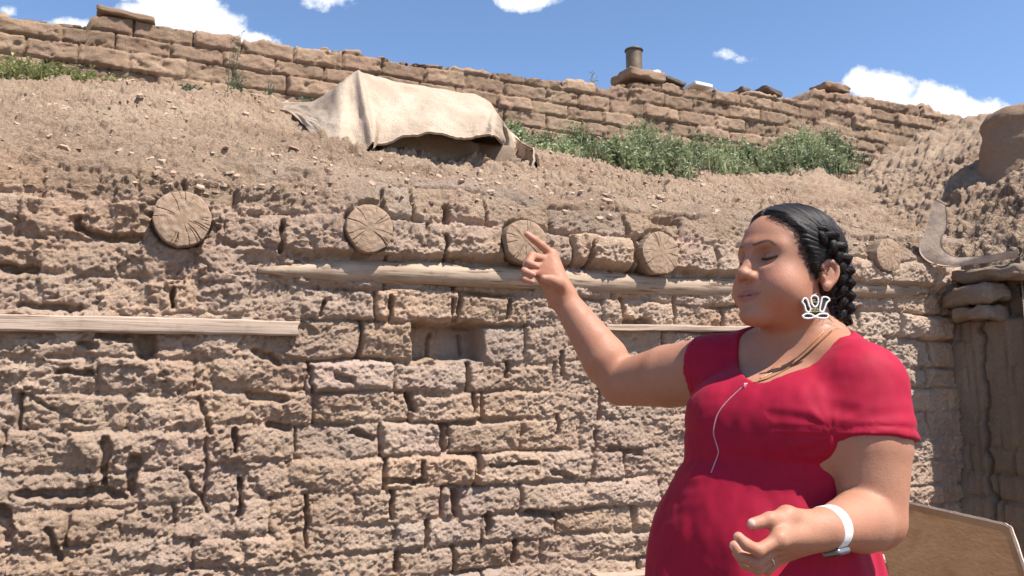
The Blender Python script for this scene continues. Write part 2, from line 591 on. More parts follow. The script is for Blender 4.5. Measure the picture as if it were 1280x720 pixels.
def wall_disp(s, h, seed=1):
    """outward displacement of an adobe face and a tint"""
    dx, dy, rid, rid2, v = brick_field(s, h, ROWS_Z, seed)
    # the left part is worn and lumpy, joints mostly weathered away
    left = 1 - sstep(-1.05, -.55, s + .25 * perlin(s * 2, h * 2, 4.4))
    right = sstep(.15, .5, s + .2 * perlin(s * 2, h * 2, 9.4))
    keep = np.clip(.80 + 1.9 * fbm(s * 2.4, h * 2.6, 1.1, 3), .06, 1)
    keep = keep * (1 - .50 * left) * (1 - .30 * right * (h < CAMZ))
    jv = np.clip(.62 + 1.5 * perlin(s * 5, h * 5, 21.7), 0, 1) * keep
    jh = np.clip(.58 + 1.3 * perlin(s * 4, h * 4, 33.1), 0, 1) * keep
    wj = .6 + .9 * np.clip(perlin(s * 9, h * 9, 71.7) + .4, 0, 1)
    d = -.046 * jv * (1 - sstep(.002 * wj, .011 * wj, dx)) - .028 * jh * (1 - sstep(.002 * wj, .014 * wj, dy))
    edge = np.minimum(dx, dy)
    d += keep * (.009 * sstep(0, .022, edge) + .014 * rid + (v - .5) * .016 * rid2)
    # erosion
    big = fbm(s * 1.9, h * 1.9, 2.7, 3)
    d += .030 * big
    lump = fbm(s * 8, h * 9.5, 5.5, 4, .55)
    d += (.011 + .009 * left + .008 * right) * lump
    # scabs where the mud face has broken away, with crisp edges
    tn = fbm(s * 6.2 + .4 * lump, h * 8.5, 11.1, 4, .6)
    d += (.007 + .008 * left) * sstep(.02, .06, tn) - (.006 + .003 * left) * sstep(.16, .20, -tn)
    d += .008 * fbm(s * 24, h * 30, 8.2, 4, .65)
    # straw and clods: short slanted ridges and grit
    a = s * .8 + h * .6; c = -s * .6 + h * .8
    g1 = fbm(a * 46, c * 100, 1.5, 2, .6, True); g2 = fbm(a * 120, c * 62, 6.5, 2, .6, True)
    d += .0056 * g1 + .0046 * g2 + .005 * fbm(s * 62, h * 70, 31.0, 2, .7)
    c1, c2, cid = worley(s * 46 + lump, h * 58, 3)
    gr = np.clip(.7 + 1.4 * perlin(s * 4, h * 4, 17.0), .15, 1)
    d += .009 * (cid - .5) * sstep(.02, .16, c2 - c1) * gr
    pit = sstep(.30, .46, fbm(s * 30, h * 34, 44.0, 2)) * gr
    d -= .007 * pit
    d -= gap_depth(s, h, .014)
    # niche
    x0, x1 = NICHE[0][0], NICHE[1][0]
    zt = NICHE[0][1] + (NICHE[1][1] - NICHE[0][1]) * np.clip((s - x0) / (x1 - x0), 0, 1)
    zb = NICHE[3][1] + (NICHE[2][1] - NICHE[3][1]) * np.clip((s - x0) / (x1 - x0), 0, 1)
    w = .022 * perlin(s * 9, h * 9, 3) + .010 * perlin(s * 26, h * 26, 3)
    q = np.minimum(np.minimum(s + w - x0, x1 - s + w), np.minimum(h + w - zb, zt - h + w))
    inn = sstep(-.004, .012, q)
    d = d * (1 - .5 * inn) - .125 * inn
    # the faces of the two courses at the log ends stand a little proud of the lower wall
    up = sstep(-.01, .03, h - (CAMZ + np.interp(s, [-1.2, -.57, 0, .9, 1.6, 2.2], [.435, .44, .468, .465, .47, .47]) + .02 * fbm(s * 11, 0 * s, 5.7, 3)))
    d += (.058 + .014 * perlin(s * 9, 0 * s, 3.7)) * up * sstep(-1.15, -.7, s)
    for (vs, vz), r in VIGAS:
        rr = np.hypot(s - vs, h - vz)
        d -= .022 * (1 - sstep(r * .97, r * 1.14, rr))
    t0 = 1 + .13 * keep * rid + .12 * fbm(s * 5, h * 5, 40.1, 2)
    hue = .07 * keep * rid2 + .09 * fbm(s * 2.2, h * 2.2, 90.1, 3)
    tint = np.stack([t0 * (1 + .6 * hue), t0, t0 * (1 - 1.0 * hue)], -1)
    return d, tint


def chip_disp(s, b, z, flat):
    """broken flakes and clods on the bank"""
    wx = s + .03 * fbm(s * 9, b * 9, 2.2, 2); wy = b + .03 * fbm(s * 9, b * 9, 6.2, 2)
    f1, f2, idv = worley(wx * 15, wy * 21, 5)
    g1, g2, id2 = worley(wx * 34, wy * 46, 9)
    sel = np.clip(fbm(s * 2.2, b * 2.2, 8.8, 3) * 1.6 + .6, .35, 1)
    d = .030 * sel * (idv - .3) * sstep(.02, .14, f2 - f1)
    d += .016 * (id2 - .4) * sstep(.02, .18, g2 - g1)
    d += .016 * fbm(s * 15, b * 17, 23.4, 4, .65) + .014 * sstep(.02, .10, fbm(s * 7, b * 10, 37.4, 3, .6))
    d += .05 * fbm(s * 1.7, b * 1.7, 3.4, 3) + .022 * fbm(s * 6, b * 6, 13.4, 3)
    d += .008 * fbm(s * 40, b * 40, 5.4, 2, .6, True)
    d = d * 1.35
    return d, 1 + .22 * (idv - .5) * sel + .10 * (id2 - .5) + .1 * fbm(s * 4, b * 4, 50.1, 2)


def make_main():
    s = np.concatenate([np.arange(-3.1, -1.95, .012), np.arange(-1.95, 2.62, .0041), np.arange(2.62, 3.4, .012)])
    NS = len(s)
    hv = np.concatenate([np.arange(0, .5, .012), np.arange(.5, EDGE, .0041)])
    bf = np.concatenate([np.linspace(0, .1, 400)[:-1], np.linspace(.1, 3.3, 1200)])
    af = np.concatenate([[0], np.cumsum(np.hypot(np.diff(bf), np.diff(np.mean(CR_Z) * np.interp(bf, PROF[:, 0], PROF[:, 1]))))])
    bt = np.interp(np.concatenate([np.arange(.0042, .75, .0042), np.arange(.75, 1.6, .0065), np.arange(1.6, af[-1], .0095)]), af, bf)
    nv = len(hv) + len(bt)
    S = np.broadcast_to(s, (nv, NS)).astype(float)
    B = np.concatenate([np.zeros(len(hv)), bt])[:, None] + 0 * S
    bumpy = .05 * fbm(S * 3, B * 3, .5, 3)
    Z = np.concatenate([np.broadcast_to(hv[:, None], (len(hv), NS)), bank_z(S[len(hv):], bt[:, None] + 0 * S[len(hv):])])
    # profile normal
    dzb = np.gradient(Z, axis=0); db = np.gradient(B, axis=0)
    ln = np.hypot(dzb, db) + 1e-9
    nn, nz = dzb / ln, db / ln           # outward (toward viewer) and up
    mz = np.concatenate([hv, EDGE + np.mean(CR_Z) * np.interp(bt, PROF[:, 0], PROF[:, 1])])
    mb = np.concatenate([0 * hv, bt])
    al = np.concatenate([[0], np.cumsum(np.hypot(np.diff(mz), np.diff(mb)))])
    arc = np.broadcast_to(al[:, None], S.shape)
    d1, t1 = wall_disp(S, arc)
    d2, t2 = chip_disp(S, arc - EDGE, Z, 1)
    wgt = sstep(.14, .46, arc - EDGE + .16 * fbm(S * 4, arc * 4, 61.0, 2))
    wgt = np.where(B > 0, wgt, 0)
    D = d1 * (1 - wgt) + d2 * wgt
    aa = S * .8 + arc * .6; cc_ = -S * .6 + arc * .8
    D = D + wgt * (.009 * fbm(aa * 36, cc_ * 70, 3.5, 2, .55, True) + .020 * fbm(S * 11, arc * 12, 15.5, 3)) * np.exp(-(B / .7) ** 2)
    T = t1 * (1 - wgt)[..., None] + (t2 * wgt)[..., None]
    # uneven, drooping brow
    D = D + .05 * fbm(S * 2.4, 0 * S, 3.1, 3) * np.exp(-((arc - EDGE - .02) / .12) ** 2)
    P = P0 + S[..., None] * DV + (nn * D - B)[..., None] * NV
    P[..., 2] = Z + nz * D
    tint = T
    k = len(hv)
    wall = mesh_np('adobe_wall', P[:k + 12].reshape(-1, 3), [grid_faces(k + 12, NS)], M_WALL, True, tint[:k + 12].reshape(-1, 3))
    tag(wall, 'long weathered adobe brick wall with log ends, a small niche and dark open joints', 'adobe wall')
    bank = mesh_np('dirt_slope', P[k + 11:].reshape(-1, 3), [grid_faces(nv - k - 11, NS)], M_BANK, True, tint[k + 11:].reshape(-1, 3))
    tag(bank, 'bare slope of crumbling earth rising from the wall to the brick parapet', 'dirt slope', None, 'structure')
    return P, k, S, B


PMAIN, KW, SMAIN, BMAIN = make_main()

# ------------------------------------------------------------------ the side wall at right with its earthen edge
SPROF = np.array([(0, 0), (.02, .06), (.08, .12), (.25, .24), (.6, .52), (1.0, .83), (1.5, 1.12), (2.2, 1.42), (4, 1.65)])


def side_z(e, b):
    return EDGE - .02 + np.interp(e, SPROF[:, 0], SPROF[:, 1]) * (1 + .12 * sstep(.2, 2.0, b))


AEND = -.385


def make_side():
    a = np.arange(AEND, 1.6, .008)
    hv = np.arange(0, EDGE - .02, .008)
    et = np.concatenate([np.linspace(0, .1, 22)[1:], np.linspace(.1, 1.2, 130)[1:], np.linspace(1.2, 4, 130)[1:]])
    nv, na = len(hv) + len(et), len(a)
    A = np.broadcast_to(a, (nv, na)).astype(float)
    E = np.concatenate([np.zeros(len(hv)), et])[:, None] + 0 * A
    Z = np.concatenate([hv[:, None] + 0 * A[:len(hv)], side_z(E[len(hv):], A[len(hv):])])
    dz = np.gradient(Z, axis=0); de = np.gradient(E, axis=0)
    ln = np.hypot(dz, de) + 1e-9
    no, nz = dz / ln, de / ln
    arc = np.where(E > 0, EDGE + E, Z)
    rows = np.arange(-.02, 4, .128)
    dx, dy, rid, rid2, v = brick_field(A, arc, rows, 77, .22, .34)
    keep = np.clip(.5 + 1.2 * perlin(A * 3, arc * 3, 3.9), 0, 1) * sstep(-.42, -.25, A)   # smooth plaster nearer the viewer
    d1 = -.03 * keep * (1 - sstep(.002, .014, dx)) - .018 * keep * (1 - sstep(.003, .018, dy)) + keep * .012 * rid
    d1 += .035 * fbm(A * 2.2, arc * 2.2, 5.2, 3) + .010 * fbm(A * 12, arc * 12, 1.2, 3) + .003 * fbm(A * 50, arc * 50, 2.2, 3)
    # the ragged crack down the corner of plaster and bricks
    crack = np.abs(A + .16 + .02 * fbm(A * 0, arc * 9, 3.3, 3) * 2)
    d1 -= .05 * (1 - sstep(.004, .014, crack)) * (Z < EDGE - .25)
    d1 += .03 * sstep(-.36, -.39, A + .012 * fbm(A * 0, arc * 6, 8.3, 2))
    # hollow under the roof edge where slabs stick out
    d1 -= .07 * sstep(EDGE - .26, EDGE - .22, Z + .02 * perlin(A * 12, A * 0, 4)) * (E <= 0) * (1 - sstep(EDGE - .04, EDGE - .02, Z))
    d2, t2 = chip_disp(E + 9, A + 5, Z, 1)
    hx = .009 * perlin(E * 45, A * 45, 1.7) + .02 * fbm(E * 9, A * 9, 4.4, 3)
    wgt = sstep(-.02, .06, E)
    D = d1 * (1 - wgt) + (d2 + hx) * wgt
    T = (1 + .08 * keep * rid) * (1 - wgt) + t2 * wgt
    P = P0 + (S2 + E - no * D)[..., None] * DV - A[..., None] * NV
    P[..., 2] = Z + nz * D
    k = len(hv)
    tint = np.repeat(T[..., None], 3, -1)
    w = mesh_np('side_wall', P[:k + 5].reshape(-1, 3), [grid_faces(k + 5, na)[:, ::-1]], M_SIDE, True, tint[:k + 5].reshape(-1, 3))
    tag(w, 'shaded adobe side wall with patchy plaster and a ragged upright crack, at the corner on the right', 'adobe wall')
    b = mesh_np('roof_earth', P[k + 4:].reshape(-1, 3), [grid_faces(nv - k - 4, na)[:, ::-1]], M_BANK, True, tint[k + 4:].reshape(-1, 3))
    tag(b, 'earth heaped on the roof of the projecting side wing', 'dirt slope', None, 'structure')
    return P, k


PSIDE, KS = make_side()


def wing_front():
    e = np.arange(0, 4.0, .014)
    u = np.linspace(0, 1, 190)
    E, U_ = np.meshgrid(e, u)
    Z = U_ * (side_z(E, 0 * E + AEND) + .02)
    rows = np.arange(-.02, 4, .128)
    dx, dy, rid, rid2, v = brick_field(E + 2, Z, rows, 55, .24, .34)
    D = -.03 * (1 - sstep(.003, .016, dx)) - .02 * (1 - sstep(.003, .02, dy)) + .012 * rid + .02 * fbm(E * 7, Z * 7, 3.1, 3) + .006 * fbm(E * 30, Z * 30, 2.1, 3)
    D = D * sstep(0, .04, E)
    P = P0 + (S2 + E)[..., None] * DV + (D - AEND - .004)[..., None] * NV
    P[..., 2] = Z
    tint = np.repeat((1 + .08 * rid)[..., None], 3, -1)
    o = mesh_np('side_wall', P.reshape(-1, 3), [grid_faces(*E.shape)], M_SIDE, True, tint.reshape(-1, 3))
    tag(o, 'front face of the side wing beyond the right edge of the plastered wall', 'adobe wall')


wing_front()


def surf_hit(px, py, lift=0.0, k0=1.6, k1=9.0):
    """first point of the banks or walls met by the ray through a pixel (smooth surfaces, no displacement)"""
    r = ray(px, py)
    k = np.linspace(k0, k1, 5000)
    p = CAM + r * k[:, None]
    s = (p - P0) @ DV
    b = -(p - P0) @ NV
    z = p[:, 2]
    zs = np.full(len(k), -9.0)
    m = b > 0
    zs[m] = bank_z(s[m], b[m])
    m2 = (s > S2)
    zs[m2] = np.maximum(zs[m2], side_z(s[m2] - S2, b[m2]))
    hit = np.nonzero(z < zs)[0]
    if not len(hit): return None
    i = hit[0]
    return CAM + r * (k[i] - lift)


# ------------------------------------------------------------------ ground
def ground():
    g = np.concatenate([np.linspace(-300, -8, 30), np.linspace(-8, 10, 120)[1:], np.linspace(10, 300, 30)[1:]])
    X, Y = np.meshgrid(g, g)
    Zg = .03 * fbm(X * .8, Y * .8, 1.0, 3) * (np.hypot(X, Y) < 15) - .03
    o = mesh_np('ground', np.stack([X, Y, Zg], -1).reshape(-1, 3), [grid_faces(len(g), len(g))], M_GROUND, True, np.ones((X.size, 3), f32))
    tag(o, 'bare trodden earth at the foot of the walls', 'ground', None, 'structure')


ground()

# ------------------------------------------------------------------ parapet of laid adobe bricks
TOP_PX = [(-120, 15), (0, 20), (60, 27), (108, 31), (114, 20), (150, 21), (200, 31), (290, 49), (350, 56), (430, 64), (520, 79), (640, 93), (700, 101),
          (762, 110), (772, 104), (835, 103), (860, 109), (940, 118), (1012, 127), (1018, 113), (1060, 118), (1110, 127), (1160, 134), (1166, 142), (1206, 147), (1212, 153), (1221, 156)]
TOPS = np.array([on_plane(x, y, PB) for x, y in TOP_PX])
S_END = TOPS[-1, 0]


def make_parapet():
    s = np.concatenate([np.arange(-5.2, S_END, .011), [S_END]])
    top = np.interp(s, TOPS[:, 0], TOPS[:, 1]) + .014 * perlin(s * 5, 0 * s, 3.3) + .012 * perlin(s * 14, 0 * s, 7.3)
    zb = 2.55
    nf, nt, nb = 110, 26, 14
    th = .26
    U = np.concatenate([np.linspace(0, 1, nf), np.ones(nt), np.linspace(1, 0, nb + 1)[1:]])
    Bq = np.concatenate([np.zeros(nf), np.linspace(0, th, nt + 1)[1:], np.full(nb, th)])
    No = np.concatenate([np.ones(nf), np.linspace(.9, -.9, nt), -np.ones(nb)])
    Nz = np.concatenate([np.zeros(nf), np.ones(nt), np.zeros(nb)])
    S = np.broadcast_to(s, (len(U), len(s))).astype(float)
    Z = zb + U[:, None] * (top[None] - zb)
    Bv = Bq[:, None] + 0 * S
    rows = 2.4 + np.cumsum(np.concatenate([[0], np.random.default_rng(9).uniform(.108, .126, 22)]))
    # courses dip to the right with the settling wall
    hh = Z - .0 * S
    dx, dy, rid, rid2, v = brick_field(S, hh + 0 * Bv, rows, 31, .27, .36, .8)
    keep = np.clip(.8 + .8 * perlin(S * 2, hh * 2, 4.0), .25, 1)
    D = -.045 * keep * (1 - sstep(.002, .009, dx)) - .026 * keep * (1 - sstep(.002, .010, dy)) + .018 * rid
    D += .004 * keep * sstep(0, .02, np.minimum(dx, dy))
    D += .026 * fbm(S * 7, hh * 9, Bv * 8, 4, .6) + .009 * fbm(S * 34, hh * 40, Bv * 38, 3, .6) + .03 * fbm(S * 1.5, hh * 1.5, Bv, 2) - .014 * sstep(.15, .25, fbm(S * 6, hh * 7, 19.0, 4, .6)) + .008 * fbm(S * 17, hh * 21, 29.0, 3, .65)
    P = P0 + S[..., None] * DV + (D * No[:, None] - PB - Bv)[..., None] * NV
    P[..., 2] = Z + D * Nz[:, None] * .8 + .015 * rid * (Nz[:, None] > 0)
    # close the right end
    V = P.reshape(-1, 3)
    nu = len(s)
    loop = [i * nu + nu - 1 for i in range(len(U))]
    c = V[loop].mean(0) + DV * .02
    V = np.concatenate([V, c[None]])
    tri = [(loop[i], loop[i + 1], len(V) - 1) for i in range(len(loop) - 1)]
    tint = 1 + .22 * rid + .16 * fbm(S * 3, hh * 3, 71.0, 2)
    tc = np.concatenate([np.repeat(tint[..., None], 3, -1).reshape(-1, 3), [[1, 1, 1]]])
    o = mesh_np('parapet_wall', V, [tri, grid_faces(len(U), nu)], M_PARA, True, tc)
    tag(o, 'uneven brick parapet of laid adobe courses along the top of the slope', 'brick parapet')


make_parapet()


def frame_of(zdir, xhint):
    z = np.asarray(zdir, float); z /= np.linalg.norm(z)
    x = np.asarray(xhint, float); x = x - z * x.dot(z); x /= np.linalg.norm(x)
    return x, np.cross(z, x), z


# stovepipe, loose stones and slabs on the parapet
def px_scale(px, py, b):
    s, z = on_plane(px, py, b)
    p = W(s, b, z)
    return s, z, F / p[1]


def pipe():
    s, z0, k = px_scale(793, 103, PB + .22)
    _, z1, _ = px_scale(793, 62, PB + .22)
    r = 10.5 / k
    c = W(s, PB + .22, 0)
    e = bpy.data.objects.new('stovepipe', None); COL.objects.link(e); e.location = c + np.array([0, 0, z0 - .1])
    tag(e, 'rusty brown stovepipe stub standing above the parapet', 'stovepipe')
    b = MB()
    n = 40
    for (ra, za), (rb, zb_) in zip([(r * .9, z1), (r * .9, z1), (r, z1), (r, z0 - .1)], [(r * .9, z0), (r, z1), (r, z0 - .1), (r, z0 - .1)]):
        if (ra, za) == (rb, zb_): continue
        th = np.linspace(0, 2 * math.pi, n, endpoint=False)
        V = np.concatenate([np.stack([ra * np.cos(th), ra * np.sin(th), 0 * th + za - z0 + .1], 1), np.stack([rb * np.cos(th), rb * np.sin(th), 0 * th + zb_ - z0 + .1], 1)])
        b.add(V, [(j, (j + 1) % n, n + (j + 1) % n, n + j) for j in range(n)])
    b.build('pipe', M_RUST, e)
    for nm, zz, rr in (('pipe_rim', z1 - .012, .010), ('pipe_collar', z0 + .04, .006)):
        b2 = MB()
        th = np.linspace(0, 2 * math.pi, 33)
        b2.tube(np.stack([(r + .002) * np.cos(th), (r + .002) * np.sin(th), 0 * th + zz - z0 + .1], 1), rr, 8, False)
        b2.build(nm, M_RUSTCAP, e)


pipe()


def lump(name, px, py, b, half_px, mat, label, cat, rot=0, jit=.02, depth=.10, group=None, round_=.5):
    s, z, k = px_scale(px, py, b)
    hx, hz = half_px[0] / k, half_px[1] / k
    c = W(s, b, z)
    x = DV * math.cos(rot) + np.array([0, 0, 1]) * math.sin(rot)
    zz = -DV * math.sin(rot) + np.array([0, 0, 1]) * math.cos(rot)
    m = MB()
    hy = depth
    m.box((0, 0, 0), (hx, hy, hz), np.array([x, -NV, zz]), jit, seg=8, round_=min(hx, hy, hz) * round_)
    o = m.build(name, mat)
    o.location = c
    if 'adobe' in mat.name or 'slab' in mat.name or 'earth' in mat.name:
        a = o.data.color_attributes.new('Col', 'FLOAT_COLOR', 'POINT')
        a.data.foreach_set('color', np.ones(len(o.data.vertices) * 4, f32))
    tag(o, label, cat, group)
    return o


lump('mud_brick', 797, 100, PB + .14, (27, 6), M_PARA, 'flat mud brick lying at the foot of the stovepipe', 'mud brick', -.02, .02, .16)
lump('pale_stone', 816, 95, PB + .22, (8, 6), M_STONE, 'round whitish stone beside the foot of the stovepipe', 'stone', .2, .02, .06, None, .9)
lump('metal_scrap', 873, 109, PB + .16, (14, 2.4), M_METALP, 'pale flat sheet scrap lying on top of the parapet', 'sheet scrap', -.03, .0, .08, None, .3)
lump('dark_slab', 958, 117, PB + .13, (15, 3), M_SLATE, 'dark slate slab tilted up on top of the parapet', 'stone slab', -.22, .012, .1, None, .6)
lump('dark_stone', 924, 116, PB + .13, (8, 3.6), M_SLATE, 'small dark rounded stone on the parapet beside the tilted slab', 'stone', -.1, .02, .1, None, .8)
lump('dark_stone', 838, 105, PB + .10, (15, 2.6), M_SLATE, 'thin dark stone lying on the parapet right of the stovepipe', 'stone', -.15, .012, .1, None, .6)
lump('mud_brick', 1037, 113, PB + .13, (20, 4.5), M_PARA, 'loose mud brick capping the step up in the parapet on its right half', 'mud brick', -.06, .02, .12)
lump('mud_brick', 158, 27, PB + .12, (34, 4), M_PARA, 'loose mud brick lying highest on the left end of the parapet', 'mud brick', -.07, .010, .14)


# ------------------------------------------------------------------ log ends
def viga(c, r, label, seed):
    rg = np.random.default_rng(seed)
    nth, nr = 260, 26
    th = np.linspace(0, 2 * math.pi, nth, endpoint=False)
    ct, sn = np.cos(th), np.sin(th)
    rad = r * (1 + .085 * perlin(ct * 1.3, sn * 1.3, seed * 1.37) + .03 * perlin(ct * 5, sn * 5, seed + 2))
    V, colr = [], []
    cracks = [(rg.uniform(0, 6.28), rg.uniform(.1, .75), rg.uniform(.006, .018), rg.uniform(.15, 1) ** 1.6) for _ in range(rg.integers(14, 26))]
    for i in range(nr):
        f = (i / (nr - 1)) ** .9
        x, z = rad * f * ct, rad * f * sn
        y = 0 * th - .004 * (1 - f ** 6) + .002 * perlin(x * 60, z * 60, seed)
        dk = np.zeros(nth)
        for a, r0, w, dp in cracks:
            da = np.abs((th - a - .25 * math.sin(f * 5 + a) * .2 + math.pi) % (2 * math.pi) - math.pi) * max(f, .05)
            dk = np.maximum(dk, dp * (1 - sstep(w * .3, w, da)) * sstep(r0, r0 + .15, f))
        y = y + .012 * dk
        V.append(np.stack([x, y, z], 1)); colr.append(np.repeat((1 - .6 * dk)[:, None], 3, 1))
    L = 14
    for j in range(1, L):
        y = j / (L - 1) * .5
        q = rad * (1 + .012 * perlin(ct * 4, sn * 4, y * 5 + seed))
        V.append(np.stack([q * ct, 0 * th + y, q * sn], 1)); colr.append(np.ones((nth, 3)))
    V = np.concatenate(V)
    q = []
    n = nr + L - 1
    for i in range(n - 1):
        for j in range(nth):
            q.append((i * nth + j, (i + 1) * nth + j, (i + 1) * nth + (j + 1) % nth, i * nth + (j + 1) % nth))
    fm = [0 if k // nth < nr - 1 else 1 for k in range(len(q))]
    o = mesh_np('roof_beam', V, [q], [M_END, M_BARK], True, np.concatenate(colr), None, fm)
    s, z = c
    o.location = W(s, -.092 if s > -.9 else -.05, z)
    o.rotation_euler = (0, 0, math.atan2(DV[1], DV[0]) + 0.0)
    tag(o, label, 'roof beam', 'round roof beam ends in the wall')


for i, ((c, r), lb) in enumerate(zip(VIGAS, [
        'largest sawn log end, far from the others above the left plank, with a chipped hole near its edge',
        'round log end directly below the burlap cloth',
        'round log end that the woman points at, partly behind her finger',
        'round log end between the pointing hand and the face of the woman',
        'small log end behind the braid, nearest the side wall'])):
    viga(c, r, lb, 5 + i)


# ------------------------------------------------------------------ pole and planks set in the wall
def pole():
    a, b = on_plane(322, 338), on_plane(1152, 367)
    n = 90
    t = np.linspace(0, 1, n)
    s = a[0] + (b[0] - a[0]) * t
    z = a[1] + (b[1] - a[1]) * t + .008 * np.sin(t * 9) + .006 * perlin(t * 14, 0 * t, 2)
    rad = .043 * np.minimum(1, .25 + t * 9) * (1 + .10 * perlin(t * 9, 0 * t, 5.5) + .06 * perlin(t * 30, 0 * t, 8.5))
    L = np.stack([s - s[0], 0 * s, z - z[0]], 1)
    m = MB(); m.tube(L, rad, 18)
    V = m.v[0]
    q = V * 1
    V += (.004 * fbm(q[:, 0] * 6, q[:, 1] * 40, q[:, 2] * 40, 3))[:, None] * np.array([0, -1, .4])
    o = m.build('lintel_pole', M_POLE)
    o.location = W(s[0], -.006, z[0]); o.rotation_euler = (0, 0, math.atan2(DV[1], DV[0]))
    tag(o, 'long peeled pole laid level in the wall under the log ends', 'wooden pole')


pole()


def plank(p0, p1, w, th, out, label, seed):
    """flat board let into the wall; p0, p1 its upper corners in the wall"""
    n = 70
    L = math.hypot(p1[0] - p0[0], p1[1] - p0[1])
    x = np.linspace(0, L, n)
    sec = [(-.5, 0), (-.5, 1), (-.5, 1), (.5, 1), (.5, 1), (.5, 0)]
    prof = [(th * 0, 0), (th, 0.003), (th, .003), (th, 1 - .06)]
    rows = []
    for k, (yy, zz) in enumerate([(-.06, -.0), (th - .004, 0.0), (th, -.004), (th, -w * .33), (th, -w * .66), (th, -w + .004), (th - .004, -w), (-.06, -w)]):
        nz = .0035 * perlin(x * 4, 0 * x + k * 3.1 * (k > 3), seed) + .002 * perlin(x * 15, 0 * x + k * .7, seed + 1)
        ny = .003 * perlin(x * 3, 0 * x + k * .4, seed + 2)
        rows.append(np.stack([x, -yy - ny, zz + nz], 1))
    V = np.stack(rows)
    # chipped ends
    V[:, -1, 0] += .012 * np.array([perlin(np.array([k * .9]), 0, seed)[0] for k in range(len(rows))])
    F4 = [grid_faces(len(rows), n)]
    e0 = [[(k * n) for k in range(len(rows))], [(k * n + n - 1) for k in range(len(rows))]]
    Vf = V.reshape(-1, 3)
    tri = []
    for kk, e in enumerate(e0):
        c = len(Vf); Vf = np.concatenate([Vf, Vf[e].mean(0)[None]])
        for a, b in zip(e, e[1:] + e[:1]):
            tri.append((a, b, c) if kk else (b, a, c))
    o = mesh_np('plank', Vf, [tri, F4[0][:, ::-1]], M_PLANK, False)
    ang = math.atan2(p1[1] - p0[1], p1[0] - p0[0])
    o.location = W(p0[0], -out, p0[1])
    o.rotation_euler = Matrix.Rotation(math.atan2(DV[1], DV[0]), 3, 'Z').to_4x4().to_euler()
    o.rotation_euler = (Matrix.Rotation(math.atan2(DV[1], DV[0]), 3, 'Z') @ Matrix.Rotation(-ang, 3, 'Y')).to_euler()
    tag(o, label, 'plank')


pa, pb = on_plane(0, 393), on_plane(371, 402)
pe = (pa[0] - .7, pa[1] + (pa[1] - pb[1]) / (pb[0] - pa[0]) * .7)
plank(pe, pb, .050, .028, .012, 'thick weathered plank let into the wall at the left under the biggest log end', 1.5)
plank(on_plane(752, 407), on_plane(935, 408), .024, .030, .016, 'thin weathered plank edge between the raised arm and the red sleeve', 4.5)
plank(on_plane(738, 716), on_plane(1142, 690), .026, .045, .03, 'low pale plank at the foot of the wall behind the red skirt', 8.5)


